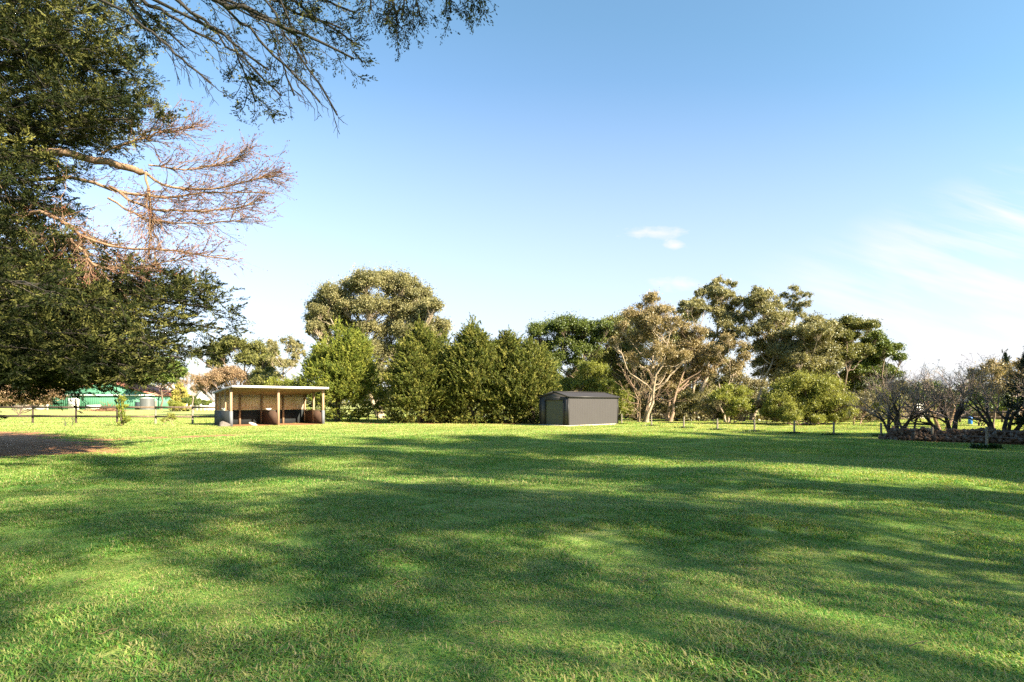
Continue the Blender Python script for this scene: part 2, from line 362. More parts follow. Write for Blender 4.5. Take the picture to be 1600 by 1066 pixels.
for i, s in enumerate(specs):
    o = tuft(50 + i, *s).build('tuft%02d' % i, MT['grass']); COL.objects.unlink(o); protos.objects.link(o)
rg = np.random.default_rng(5)
def scatter(y0, y1, dens, kinds, smin, smax, marg=1.12):
    n = int(dens * (y1 - y0) * (y1 + y0) * marg); y = np.sqrt(rg.uniform(y0 * y0, y1 * y1, n)); x = rg.uniform(-1, 1, n) * (y * .9 * marg + 1.0)
    patch = np.array([mnoise.noise(Vector((a * .8, b * .8, 3.3))) for a, b in zip(x, y)])
    thin = np.array([mnoise.noise(Vector((a * 2.1, b * 2.1, 9.3))) for a, b in zip(x, y)])
    bb = bare(x, y)
    keep = (rg.uniform(0, 1, n) > bb * 1.25 - .06) & ((thin < .42) | (rg.uniform(0, 1, n) < .35))
    k = np.array(kinds)[rg.integers(0, len(kinds), n)]
    if len(kinds) == 4: k = np.where(patch > .18, np.where(rg.uniform(0, 1, n) < .5, 3, 1), np.where(patch < -.15, 2, k))
    s = rg.uniform(smin, smax, n) * (1 + .35 * np.clip(patch, -1, 1))
    return x[keep], y[keep], k[keep], s[keep]
lots = [scatter(2.6, 6.5, 80, [0, 1, 2, 0], .8, 1.25, 1.3), scatter(6.5, 12, 50, [0, 1, 2, 0], .9, 1.35), scatter(12, 24, 15, [4, 5, 6], .8, 1.25),
        scatter(24, 42, 6.0, [4, 5, 6], 1.1, 1.6), scatter(42, 80, 1.1, [7, 8], .8, 1.2, 1.0)]
x, y, k, s = [np.concatenate(a) for a in zip(*lots)]
gm = bpy.data.meshes.new('grass'); gm.vertices.add(len(x))
gm.vertices.foreach_set('co', np.stack([x, y, hgt(x, y)], 1).astype(np.float32).ravel())
for nm, ty, val in (('pick', 'INT', k.astype(np.int32)), ('size', 'FLOAT', s.astype(np.float32)), ('turn', 'FLOAT', rg.uniform(0, 6.28, len(x)).astype(np.float32))):
    a_ = gm.attributes.new(nm, ty, 'POINT'); a_.data.foreach_set('value', val)
grass = bpy.data.objects.new('grass', gm); COL.objects.link(grass); gm.materials.append(MT['grass'])
tag(grass, 'short pasture grass covering the wide lawn', 'grass', kind='stuff')
ng = bpy.data.node_groups.new('scatter_tufts', 'GeometryNodeTree')
ng.interface.new_socket('Geometry', in_out='INPUT', socket_type='NodeSocketGeometry'); ng.interface.new_socket('Geometry', in_out='OUTPUT', socket_type='NodeSocketGeometry')
gi = ng.nodes.new('NodeGroupInput'); g_o = ng.nodes.new('NodeGroupOutput')
m2p = ng.nodes.new('GeometryNodeMeshToPoints'); iop = ng.nodes.new('GeometryNodeInstanceOnPoints')
ci = ng.nodes.new('GeometryNodeCollectionInfo'); ci.inputs[0].default_value = protos; ci.inputs[1].default_value = True; ci.inputs[2].default_value = True
def named(nm, ty):
    n = ng.nodes.new('GeometryNodeInputNamedAttribute'); n.data_type = ty; n.inputs[0].default_value = nm; return n.outputs[0]
ng.links.new(gi.outputs[0], m2p.inputs[0]); ng.links.new(m2p.outputs[0], iop.inputs['Points'])
ng.links.new(ci.outputs[0], iop.inputs['Instance']); iop.inputs['Pick Instance'].default_value = True
ng.links.new(named('pick', 'INT'), iop.inputs['Instance Index'])
cb = ng.nodes.new('ShaderNodeCombineXYZ'); ng.links.new(named('turn', 'FLOAT'), cb.inputs[2]); ng.links.new(cb.outputs[0], iop.inputs['Rotation'])
ng.links.new(named('size', 'FLOAT'), iop.inputs['Scale']); ng.links.new(iop.outputs[0], g_o.inputs[0])
mod = grass.modifiers.new('scatter', 'NODES'); mod.node_group = ng

# ------------------------------------------------------------------ plants
def unit(a): return a / (np.linalg.norm(a, axis=-1, keepdims=True) + 1e-9)
def curve(a, b, sag=0.0, wob=0.0, n=6, rng=None, up=0.0):
    """from a to b; up lifts the middle, sag lowers it, wob wanders"""
    t = np.linspace(0, 1, n)[:, None]; a = np.asarray(a, float); b = np.asarray(b, float)
    p = a + (b - a) * t; l = np.linalg.norm(b - a)
    p[:, 2] += (up - sag) * l * (4 * t[:, 0] * (1 - t[:, 0])) * .5
    if rng is not None and wob:
        w_ = rng.normal(0, wob * l, (n, 3)) * np.sin(np.pi * t); p += w_
    return p
def leaf_cloud(mb, rng, C, rad, per, ln, wd, droop=0., flat=.75, tint=None, outw=None, up=0.):
    C = np.asarray(C, float); n = len(C) * per
    c = np.repeat(C, per, 0); r = np.repeat(np.broadcast_to(rad, (len(C),)), per)
    d = unit(rng.normal(0, 1, (n, 3))); rr = np.minimum(np.abs(rng.normal(0, .60, n)) + .10, 2.2)
    off = d * (rr * r)[:, None]; off[:, 2] *= flat
    uu = rng.normal(0, 1, (n, 3)); uu = unit(uu) + d * .5; uu[:, 2] -= droop; uu[:, 2] += up; uu = unit(uu)
    vv = unit(np.cross(uu, unit(rng.normal(0, 1, (n, 3)))))
    tn = np.repeat(rng.uniform(0, 1, len(C)) if tint is None else tint, per)
    mb.leaves(c + off, uu, vv, ln * rng.uniform(.6, 1.3, n), wd * rng.uniform(.7, 1.2, n), tn)
def tree(name, label, cat, px, yy, blobs, leaf, bark, seed=1, group=None, fork=.35, sub=9, subr=.46, per=150, ln=.20, wd=.085, droop=.5, flat=.85,
         stems=1, thick=1.0, depth=.9, spread=1.0, base_py=None, bareness=0., limbk=1.0, offx=0, top=None, hollow=.45, up=0., fill=.5):
    """a branching tree; blobs = foliage masses (px, py, radius px) as bearings at distance yy"""
    rng = np.random.default_rng(seed); k = yy / F
    bx = (px - 800) * k; zb = float(hgt(bx, yy)); root = thing(name, label, cat, (bx, yy, zb), group)
    B = []
    for (a, b, r_) in blobs:
        c = spot(a, b, yy); r_ = r_ * k * 1.12; c[1] += rng.normal(0, .55) * depth * r_ * 1.2; B.append((c, r_))
        if rng.uniform() < .75 * depth:
            c2 = c + np.array([rng.normal(0, .3) * r_, abs(rng.normal(1.2, .3)) * r_ * rng.choice([1, 1, -1]), -rng.uniform(.0, .5) * r_]); B.append((c2, r_ * .85))
    for _ in range(int(fill * len(B))):
        i_ = rng.integers(len(B)); ci, ri = B[i_]; ds = [np.hypot(cj[0] - ci[0], cj[2] - ci[2]) for cj, _ in B]
        js = [j for j, d_ in enumerate(ds) if 0 < d_ < 3.0 * ri]
        if js: j = js[rng.integers(len(js))]; c2 = (ci + B[j][0]) / 2; c2[1] += rng.normal(.3, .8) * ri; B.append((c2, ri * .85))
    zt = max(c[2] for c, _ in B); cx = np.mean([c[0] for c, _ in B])
    wood = MB(); limbs = MB(); cr = MB()
    base = np.array([bx, yy, zb - .1]); H = zt - zb
    stempts = []
    for si in range(stems):
        an = rng.uniform(0, 6.28); sp_ = 0 if stems == 1 else .12 * H * spread
        b0 = base + np.array([math.cos(an), math.sin(an), 0]) * (0 if stems == 1 else .25 * thick)
        tgt = B[rng.integers(len(B))][0] if stems > 1 else np.array([cx, yy, 0])
        tx = cx + (tgt[0] - cx) * .55
        tp = np.array([tx + math.cos(an) * sp_, yy + math.sin(an) * sp_, zb + H * (rng.uniform(.72, .86) if top is None else top)])
        pts = curve(b0, tp, 0, .022, 9, rng); pts[0] = b0
        r0 = .024 * H * thick / (1 if stems == 1 else 1.45); rad = r0 * (1 - np.linspace(0, 1, 9) * .80); rad[0] *= 1.45
        wood.tube(pts, rad, 8); stempts.append((pts, rad))
    for c, r_ in B:
        hub = c - np.array([0, 0, r_ * .55])
        best = None
        for pts, rad in stempts:
            for i in range(1, len(pts)):
                if pts[i][2] < zb + H * fork * .8: continue
                dv = hub - pts[i]; dist = np.linalg.norm(dv); hz = math.hypot(dv[0], dv[1])
                cost = dist + 1.6 * max(0, hz * .8 - dv[2]) + rng.uniform(0, .15) * H
                if best is None or cost < best[0]: best = (cost, pts[i], rad[i])
        if best is None: best = (0, stempts[0][0][-1], stempts[0][1][-1])
        l = np.linalg.norm(hub - best[1]); rl = min(best[2] * .8, .012 + .020 * l * thick) * limbk
        lp = curve(best[1], hub, sag=.10, wob=.035, n=7, rng=rng); limbs.tube(lp, rl * (1 - .6 * np.linspace(0, 1, 7)), 6)
        ns = max(8, int(3.3 * sub * (r_ / 1.5) ** 1.25))
        d = unit(rng.normal(0, 1, (ns, 3))); d[:, 2] = np.where(d[:, 2] < -.35, -d[:, 2] * .6, d[:, 2])
        rr = r_ * (hollow + (1 - hollow) * rng.uniform(0, 1, ns) ** .6) * .88
        S = c + d * rr[:, None] * np.array([1, 1, .85])
        for s_ in S:
            q = lp[-1] + (lp[-2] - lp[-1]) * rng.uniform(0, 1.0)
            limbs.tube(curve(q, s_, wob=.06, n=4, rng=rng, sag=.1), np.linspace(rl * .38, .006 + .002 * yy / 40, 4), 4)
        if bareness > 0: S = S[rng.uniform(0, 1, ns) > bareness]
        if len(S):
            leaf_cloud(cr, rng, S, r_ * subr * rng.uniform(.6, 1.25, len(S)), per, ln, wd, droop, flat, up=up)
    wood.build('trunk', MT[bark], root, True); limbs.build('branches', MT[bark], root, True); cr.build('crown', MT[leaf], root)
    return root

def conifer(name, label, px, yy, top_py, rad_px, leaf='cyp', seed=1, group=None, bottom=.3, n=1500, tl=1.0, per=26, ln=.16, wd=.055, fat=.36, tips=3, lop=(0, 0), bark='bark', cat='tree', pw=.70):
    rng = np.random.default_rng(seed); k = yy / F; bx = (px - 800) * k; zb = float(hgt(bx, yy))
    root = thing(name, label, cat, (bx, yy, zb), group)
    H = spot(px, top_py, yy)[2] - zb; Rm = rad_px * k
    leaders = [(lop[0] * Rm, 0, H, Rm)] + [(rng.uniform(-.55, .55) * Rm, rng.uniform(-.5, .5) * Rm, H * rng.uniform(.78, .95), Rm * rng.uniform(.5, .7)) for _ in range(tips)]
    T = []; D = []
    for li, (ox, oy, hh, rr) in enumerate(leaders):
        for shell, cnt, q in ((1, int(.078 * n * (rr / Rm) ** 1.5), 13), (0, int(.022 * n * (rr / Rm) ** 1.5), 9)):
            if cnt < 1: continue
            t = rng.beta(1.0, 1.35, cnt) if li == 0 else rng.uniform(.3, 1, cnt)
            prof = np.where(t < fat, .60 + .40 * np.sin(t / fat * np.pi / 2), ((1 - t) / (1 - fat)) ** pw)
            th = rng.uniform(0, 2 * np.pi, cnt)
            r_ = rr * prof * (rng.uniform(.80, 1.06, cnt) if shell else rng.uniform(.3, .75, cnt))
            P = np.stack([ox * (t * .7 + .3) + r_ * np.cos(th), oy + r_ * np.sin(th), bottom + t * (hh - bottom - tl * .5)], 1)
            dd = unit(np.stack([np.cos(th), np.sin(th), .35 + .9 * t], 1) + rng.normal(0, .22, (cnt, 3)))
            bs = tl * rng.uniform(.30, .75, cnt)              # size of each bough of sprays
            cc = np.repeat(P, q, 0) + rng.normal(0, 1, (cnt * q, 3)) * np.repeat(bs, q)[:, None] * np.array([.55, .55, .42]) - np.repeat(dd * bs[:, None], q, 0) * rng.uniform(0, .9, cnt * q)[:, None]
            T.append(cc); D.append(unit(np.repeat(dd, q, 0) + rng.normal(0, .30, (cnt * q, 3))))
    for _ in range(14):                                       # leading shoots that break the outline
        q_ = rng.uniform(0, .75); th = rng.uniform(0, 6.28); z0 = bottom + (H - bottom) * (1 - q_ ** 1.3 * .75) - .75; n_ = 7; L_ = rng.uniform(.5, 1.25)
        P = np.array([lop[0] * Rm * .8 + Rm * q_ * .85 * math.cos(th), Rm * q_ * .85 * math.sin(th), z0]) + np.outer(np.linspace(0, L_, n_), [rng.normal(0, .15), rng.normal(0, .15), 1.0])
        T.append(P); D.append(unit(np.array([0, 0, 1.]) + rng.normal(0, .35, (n_, 3))))
    T = np.concatenate(T) + np.array([bx, yy, zb]); D = np.concatenate(D); m_ = len(T)
    cr = MB(); sl = rng.uniform(0, 1, (m_, per)); tlen = .55 * tl * rng.uniform(.6, 1.3, m_)
    c = T[:, None, :] + D[:, None, :] * (sl * tlen[:, None])[..., None] + rng.normal(0, 1, (m_, per, 3)) * (.10 * tlen[:, None] * (1.2 - sl))[..., None]
    uu = unit(D[:, None, :] + rng.normal(0, .42, (m_, per, 3))); vv = unit(np.cross(uu, rng.normal(0, 1, (m_, per, 3))))
    T[:, 2] = np.maximum(T[:, 2], zb + .05); tint = np.repeat(rng.uniform(0, 1, m_), per)
    cr.leaves(c.reshape(-1, 3), uu.reshape(-1, 3), vv.reshape(-1, 3), ln * rng.uniform(.6, 1.3, m_ * per), wd * rng.uniform(.7, 1.3, m_ * per), tint)
    wood = MB(); wood.tube(curve((bx, yy, zb - .1), (bx + lop[0] * Rm, yy, zb + H * .93), wob=.01, n=8, rng=rng), np.linspace(.030 * H, .01, 8), 8)
    br = MB()
    for _ in range(int(60)):
        j = rng.integers(m_); t0 = T[j]; zz = max(zb + .25, t0[2] - .45 * math.hypot(t0[0] - bx, t0[1] - yy))
        br.tube(curve((bx, yy, zz), t0, sag=.12, wob=.03, n=5, rng=rng), np.linspace(.028, .008, 5), 4)
    wood.build('trunk', MT[bark], root, True); br.build('branches', MT[bark], root, True); cr.build('crown', MT[leaf], root)
    return root

def grow(mb, tips, rng, p, d, l, r, lev, maxlev, spread=.55, upb=.15, kids=(3, 4), shr=.68, wig=.10, minr=.004):
    n = 5 if lev < 2 else 4
    pts = [p]; dd = d.copy()
    for i in range(n - 1):
        dd = unit(dd + rng.normal(0, wig, 3) + np.array([0, 0, upb * .3])); pts.append(pts[-1] + dd * l / (n - 1))
    pts = np.array(pts); r1 = max(minr, r * .6); mb.tube(pts, np.linspace(r, r1, n), 6 if lev < 2 else (4 if lev < 3 else 3))
    if lev >= maxlev: tips.append((pts[-1], dd)); return
    kk = rng.integers(kids[0], kids[1] + 1)
    for i in range(kk):
        t = rng.uniform(.35, 1.0) if i < kk - 1 else 1.0
        f = t * (n - 1); j = min(int(f), n - 2); q = pts[j] + (pts[j + 1] - pts[j]) * (f - j)
        nd = unit(dd + rng.normal(0, spread, 3) + np.array([0, 0, upb]))
        grow(mb, tips, rng, q, nd, l * shr * rng.uniform(.75, 1.2), max(minr, r1 * (.75 if i < kk - 1 else .95)), lev + 1, maxlev, spread, upb, kids, shr, wig, minr)
def bare_tree(label, px, yy, h, seed, stems=3, lean=(0, 0), group=None, trunk='darkbark', twig='twig', maxlev=5, leafm=None, nleaf=3, spread=.5, r0=.16, name='bare_tree', upb=.12, kids=(2, 4), l0=.36, minr=.0045, ls=.07, fan=.45):
    rng = np.random.default_rng(seed); bx = (px - 800) * yy / F; zb = float(hgt(bx, yy)); root = thing(name, label, 'tree', (bx, yy, zb), group)
    a = MB(); c = MB(); tips = []
    for s_ in range(stems):
        an = 6.28 * s_ / stems + rng.uniform(-.4, .4)
        b0 = np.array([bx + .18 * math.cos(an) * (stems > 1), yy + .18 * math.sin(an) * (stems > 1), zb - .1])
        d0 = unit(np.array([math.cos(an) * fan + lean[0], math.sin(an) * fan + lean[1], 1.0]))
        n = 6; pts = [b0]; dd = d0.copy()
        for i in range(n - 1): dd = unit(dd + rng.normal(0, .09, 3)); pts.append(pts[-1] + dd * h * l0 / (n - 1))
        pts = np.array(pts); rr = r0 * rng.uniform(.7, 1.05); a.tube(pts, np.linspace(rr * 1.2, rr * .7, n), 8)
        for kx in range(4):
            f = (1.0 if kx == 0 else rng.uniform(.45, 1)) * (n - 1); j = min(int(f), n - 2); q = pts[j] + (pts[j + 1] - pts[j]) * (f - j)
            nd = unit(dd + rng.normal(0, .42, 3))
            lp = [q]; d2 = nd
            for i in range(4): d2 = unit(d2 + rng.normal(0, .12, 3) + np.array([0, 0, .03])); lp.append(lp[-1] + d2 * h * .055)
            lp = np.array(lp); a.tube(lp, np.linspace(rr * .55, rr * .32, 5), 6)
            for kk_ in range(2):
                grow(c, tips, rng, lp[-1 - kk_], unit(d2 + rng.normal(0, .45, 3)), h * .20, rr * .34, 2, maxlev, spread, upb, kids, .72, .11, minr)
    a.build('trunk', MT[trunk], root, True); c.build('twigs', MT[twig], root, True)
    if leafm:
        cr = MB(); C = np.array([t[0] for t in tips]); leaf_cloud(cr, rng, C, .12, nleaf, ls, ls * .5, 0, 1.0); cr.build('crown', MT[leafm], root)
    return root
# ------------------------------------------------------------------ big old cypress at the left (trunk just out of frame)
def spray(cr, rng, P, D, per, tl, ln, wd, tint):
    m_ = len(P)
    if not m_: return
    sl = rng.uniform(0, 1, (m_, per)); tlen = tl * rng.uniform(.5, 1.3, m_)
    lat = unit(np.cross(D, unit(np.array([0, 0, 1.]) + rng.normal(0, .25, (m_, 3))))); nrm_ = np.cross(lat, D)
    side_ = rng.normal(0, 1, (m_, per)) * .26 * tlen[:, None] * (1.15 - .8 * sl)
    c = P[:, None, :] + D[:, None, :] * (sl * tlen[:, None])[..., None] + lat[:, None, :] * side_[..., None] + nrm_[:, None, :] * (rng.normal(0, .035, (m_, per)) * tlen[:, None])[..., None]
    uu = unit(D[:, None, :] + lat[:, None, :] * (side_ / (tlen[:, None] + 1e-6) * 3)[..., None] + rng.normal(0, .22, (m_, per, 3))); vv = unit(np.cross(uu, rng.normal(0, 1, (m_, per, 3))))
    cr.leaves(c.reshape(-1, 3), uu.reshape(-1, 3), vv.reshape(-1, 3), ln * rng.uniform(.6, 1.3, m_ * per), wd * rng.uniform(.7, 1.3, m_ * per), np.repeat(tint, per))
def bough(wood, cr, rng, a, b, r0, up=0., dens=1.0, side=.42, per=12, tl=.34, ln=.105, wd=.034, start=.25, nsec=16, foliage=True, twr=.008, hang=0., twigmb=None, n3=5, flat=.35, tdens=1.0):
    a = np.asarray(a, float); b = np.asarray(b, float); l = np.linalg.norm(b - a)
    pts = curve(a, b, sag=-up, wob=.012, n=12, rng=rng); wood.tube(pts, np.linspace(r0, .015, 12), 7)
    P = []; D = []; tm = twigmb if twigmb is not None else wood
    for i in range(nsec):
        t = start + (1 - start) * ((i + rng.uniform(0, .9)) / nsec); f = t * 11; j = min(int(f), 10); q = pts[j] + (pts[j + 1] - pts[j]) * (f - j)
        ax = unit(pts[j + 1] - pts[j]); s_ = (1 if i % 2 else -1); lat = unit(np.cross(ax, np.array([0, 0, 1.]))) * s_
        dd = unit(ax * rng.uniform(.5, 1.1) + lat * rng.uniform(.35, 1.1) + np.array([0, 0, rng.normal(.05 - hang, flat)]))
        L2 = l * side * (1.12 - t) * rng.uniform(.55, 1.15) + .35
        sp_ = curve(q, q + dd * L2, sag=.06 + hang * .3, wob=.04, n=5, rng=rng); tm.tube(sp_, np.linspace(max(twr * 1.2, r0 * .28 * (1.1 - t)), twr, 5), 4)
        for k3 in range(n3):
            t3 = rng.uniform(.2, 1); f3 = t3 * 4; j3 = min(int(f3), 3); q3 = sp_[j3] + (sp_[j3 + 1] - sp_[j3]) * (f3 - j3)
            d3 = unit(dd + rng.normal(0, .55, 3) + np.array([0, 0, .05 - hang])); L3 = L2 * rng.uniform(.18, .45)
            tp = curve(q3, q3 + d3 * L3, wob=.05, n=4, rng=rng, sag=.05); tm.tube(tp, np.linspace(twr, twr * .5, 4), 3)
            if foliage:
                for z_ in range(max(1, int(4 * dens * tdens))):
                    w_ = rng.uniform(.15, 1.0); P.append(tp[0] + (tp[-1] - tp[0]) * w_ + rng.normal(0, .03, 3)); D.append(unit(d3 + rng.normal(0, .55, 3) + np.array([0, 0, .25 - hang])))
            elif twigmb is not None:
                for z_ in range(4):
                    w_ = rng.uniform(.2, 1.0); q4 = tp[0] + (tp[-1] - tp[0]) * w_; d4 = unit(d3 + rng.normal(0, .5, 3)); tm.tube([q4, q4 + d4 * rng.uniform(.15, .5)], [twr * .6, twr * .35], 3)
                    P.append(q4 + d4 * .3); D.append(d4)
    if foliage and P: spray(cr, rng, np.array(P), np.array(D), per, tl, ln, wd, rng.uniform(0, 1, len(P)) * .6 + rng.uniform(0, .4))
    elif P and cr is not None:
        P = np.array(P); D = np.array(D); kk = rng.uniform(0, 1, len(P)) < dens; spray(cr, rng, P[kk], D[kk], 5, .16, .07, .03, rng.uniform(0, 1, kk.sum()))
    return pts
rng = np.random.default_rng(77)
TX, TY = -24.5, 23.5
cy = thing('cypress_tree', 'huge old dark cypress filling the left edge with long drooping boughs', 'tree', (TX, TY, 0))
trunk = MB(); trunk.tube(curve((TX, TY, -.2), (TX + 1.5, TY - .5, 21), wob=.006, n=12, rng=rng), np.concatenate([[1.15], np.linspace(.85, .12, 11)]), 12)
trunk.tube(curve((TX + .2, TY - .4, .3), (TX + 3.5, TY - 3.0, 17), wob=.01, n=10, rng=rng), np.linspace(.55, .1, 10), 9)
limb = MB(); fol = MB()
def stem_at(z): return np.array([TX + 1.5 * z / 21, TY - .5 * z / 21, z])
# living boughs: tip bearing (px, py), tip distance, start height, lift
living = [(352, 488, 20, 7.0, .02), (330, 470, 21, 7.5, .03), (345, 515, 20.5, 6.3, .0), (300, 432, 20, 7.8, .02), (318, 455, 19, 7.4, .02), (290, 470, 18.5, 7.2, 0), (310, 545, 21.5, 5.5, .0),
          (285, 560, 20, 5.0, -.02), (250, 578, 20.5, 4.6, -.03), (270, 520, 18, 6.0, .0), (215, 598, 21, 4.0, -.05), (180, 588, 18.5, 4.2, -.04), (225, 575, 23, 5.0, 0), (150, 598, 20.5, 3.6, -.03),
          (105, 598, 19, 3.6, -.02), (60, 592, 18, 3.8, 0), (120, 580, 17.5, 4.4, 0), (200, 540, 17.5, 5.5, 0), (240, 500, 18, 6.6, .02), (170, 560, 22.5, 5.0, 0), (90, 560, 17, 5.2, 0), (140, 520, 17, 6.2, 0),
          (60, 520, 17, 6.6, 0), (190, 470, 18.5, 7.2, 0), (110, 470, 17.5, 7.8, 0), (45, 470, 17, 8.0, 0), (20, 580, 17, 4.6, 0), (15, 550, 17, 5.4, 0), (30, 430, 17.5, 9.0, 0), (90, 420, 18, 9.0, 0),
          (135, 380, 20, 9.4, 0), (70, 370, 18, 10., 0), (20, 390, 17.5, 9.6, 0), (60, 320, 18.5, 11., 0), (95, 330, 21, 10.5, 0), (30, 280, 18, 12., 0), (90, 255, 19, 12., 0), (50, 245, 18.5, 12.2, 0),
          (238, 165, 20, 12.4, .03), (215, 130, 20.5, 12.8, .05), (228, 185, 19, 12.2, .02), (205, 105, 20, 13.2, .05), (222, 90, 21, 13.6, .04), (200, 205, 20.5, 11.8, .0), (165, 195, 19, 12., 0), (150, 150, 19, 12.6, .02), (190, 150, 18, 12.6, .02),
          (120, 180, 21, 12.5, 0), (170, 70, 19, 14, .04), (205, 40, 20, 14.4, .05), (140, 40, 19, 15, .04), (180, 10, 20, 15.5, .05), (90, 70, 18.5, 15, .02),
          (50, 40, 18.5, 15.6, .02), (110, 5, 19, 16, .03), (150, -40, 20, 16.5, .04), (60, -40, 19, 17, .02), (10, 10, 18.5, 16, 0), (100, -90, 20, 18, .03), (20, 250, 22, 12, 0), (40, 500, 23, 6.5, 0), (100, 500, 24, 6.5, 0), (200, 520, 24, 6, 0),
          (30, 560, 24, 5, 0), (110, 590, 24, 4.4, 0), (20, 598, 20, 4, 0), (-60, 600, 20, 4, 0), (-60, 480, 20, 7, 0), (-60, 350, 20, 10, 0), (-60, 200, 20, 13, 0), (-60, 60, 20, 15, 0),
          (130, 568, 15.5, 4.5, 0), (60, 570, 15, 4.8, 0), (170, 545, 16, 5.2, 0), (100, 520, 15.5, 6, 0), (20, 540, 14.5, 5, 0), (30, 572, 15, 4.8, 0), (200, 572, 17, 5, 0), (150, 480, 16, 7, 0), (60, 450, 15, 7.5, 0), (230, 530, 16.5, 6, 0), (0, 500, 14, 6, 0), (90, 575, 16, 4.6, 0), (0, 575, 15.5, 4.6, 0)]
for (px, py, yy, z0, up_) in living:
    tip = spot(px, py, yy); a = stem_at(z0 + rng.normal(0, .3)); l = np.linalg.norm(tip - a)
    low = py > 400
    bough(limb, fol, rng, a, tip, .05 + .010 * l, up=up_ + rng.normal(0, .02), nsec=int(11 + l * .9), start=.30, side=.30, per=36, dens=1.0, tdens=.55, flat=.18, n3=5, tl=.50, ln=.110, wd=.032)
for i in range(26):       # crown away from the camera
    an = rng.uniform(math.pi * .35, math.pi * 1.55); z0 = rng.uniform(4, 18); l = 8 * (1 - z0 / 24)
    a = stem_at(z0); bough(limb, fol, rng, a, a + np.array([math.cos(an) * l, math.sin(an) * l, rng.uniform(-.5, 1.5)]), .12, nsec=10, per=8, dens=.7, n3=4, ln=.16, wd=.06, tl=.5, side=.35)
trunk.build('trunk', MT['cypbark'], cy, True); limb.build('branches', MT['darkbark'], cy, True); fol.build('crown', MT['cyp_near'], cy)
# dead boughs of the same tree
dead = [([(70, 232), (140, 247), (200, 262), (226, 270)], 19.8, .17, None), ([(226, 268), (250, 290), (320, 300), (395, 282), (415, 278)], 19.8, .06, 1), ([(110, 268), (175, 300), (250, 312), (330, 300), (432, 302)], 19.8, .09, 1),
        ([(170, 292), (240, 330), (330, 330), (400, 318)], 19.8, .06, 1), ([(65, 320), (110, 360), (165, 388), (260, 392), (355, 404)], 18.8, .09, 1), ([(160, 240), (215, 218), (260, 205), (303, 200)], 19.8, .05, 1),
        ([(170, 310), (230, 345), (300, 350), (385, 345)], 19.8, .045, 1), ([(110, 370), (150, 420), (220, 420), (290, 400)], 18.8, .05, 1), ([(226, 270), (236, 320), (236, 360), (232, 400)], 19.8, .05, 1), ([(60, 420), (90, 400), (115, 385), (125, 430)], 18.8, .04, 1),
        ([(232, 258), (270, 265), (320, 262), (380, 245)], 19.8, .035, 1)]
for i, (pl, yy, r0, tw) in enumerate(dead):
    P = np.array([spot(a, b, yy + .1 * j * (j > 0)) for j, (a, b) in enumerate(pl)])
    if pl[0][0] <= 70 or pl[0] == (110, 268): P = np.concatenate([stem_at(P[0][2] + .2)[None], P])
    m_ = MB(); lf = MB(); tw_ = MB()
    T_ = np.linspace(0, len(P) - 1, 14); pts = np.stack([np.interp(T_, range(len(P)), P[:, c]) for c in range(3)], 1); pts[1:-1] = (pts[:-2] + 2 * pts[1:-1] + pts[2:]) / 4; pts += rng.normal(0, .03, pts.shape)
    r0 *= .85; m_.tube(pts, np.linspace(r0, max(.018, r0 * (.75 if tw is None else .15)), 14), 7)
    PP = []; DD = []
    if tw:
        for k_ in range(46):
            t = rng.uniform(.12, 1); f = t * 13; j = min(int(f), 12); q = pts[j] + (pts[j + 1] - pts[j]) * (f - j); ax = unit(pts[j + 1] - pts[j])
            dd = unit(ax * rng.uniform(.6, 1.2) + rng.normal(0, .38, 3) * np.array([1, 1, .8]) + np.array([0, 0, .12])); l2 = rng.uniform(.5, 1.7) * (1.25 - t * .6)
            s2 = curve(q, q + dd * l2, wob=.05, n=5, rng=rng, sag=-.05); m_.tube(s2, np.linspace(.014, .006, 5), 4)
            for z_ in range(7):
                q3 = s2[rng.integers(1, 5)]; d3 = unit(dd + rng.normal(0, .5, 3)); l3 = rng.uniform(.15, .6); s3 = curve(q3, q3 + d3 * l3, wob=.07, n=3, rng=rng); m_.tube(s3, [.006, .005, .0035], 3)
                PP.append(s3[-1]); DD.append(d3); PP.append(s3[1]); DD.append(d3)
    o = m_.build('dead_branch', MT['deadwood'], cy, True)
    if PP:
        PP = np.array(PP); DD = np.array(DD); kk = rng.uniform(0, 1, len(PP)) < (.42 if pl[-1][0] > 280 else .2); spray(lf, rng, PP[kk], DD[kk], 6, .18, .055, .028, rng.uniform(0, 1, kk.sum())); lf.build('dead_foliage', MT['deadleaf'], o)

# nearer cypress whose boughs hang into the top of the view
nc = thing('cypress_tree', 'near cypress whose dark thin boughs hang into the top left of the sky', 'tree', (-11.5, 6.5, 0))
trunk = MB(); trunk.tube(curve((-11.5, 6.5, -.2), (-11.0, 7.2, 17), wob=.006, n=10, rng=rng), np.concatenate([[.8], np.linspace(.6, .12, 9)]), 12)
limb = MB(); fol = MB(); tw = MB()
Ys = 9.0
near = [((165, -30), (345, 70), .0, .045, .10), ((235, -40), (553, 92), .03, .06, 1.0), ((255, -60), (535, 45), .02, .05, .9), ((195, -10), (290, 75), 0, .03, .05), ((300, -40), (500, 160), .05, .03, .0), ((330, -80), (556, 70), .03, .04, 1.0),
        ((250, -20), (420, 110), 0, .035, .25), ((370, -60), (527, 180), .05, .02, 0), ((200, 20), (330, 130), -.02, .02, .0), ((280, 0), (440, 150), .0, .025, .15), ((300, -70), (555, 20), .02, .04, .5), ((360, 60), (400, 160), -.02, .015, 1.0), ((420, 40), (460, 150), 0, .012, .0),
        ((420, -40), (480, 100), .02, .02, .6), ((210, -60), (470, 60), .02, .045, .3), ((150, -60), (240, 50), 0, .03, 1.2), ((480, -80), (470, 12), 0, .02, 1.0)]
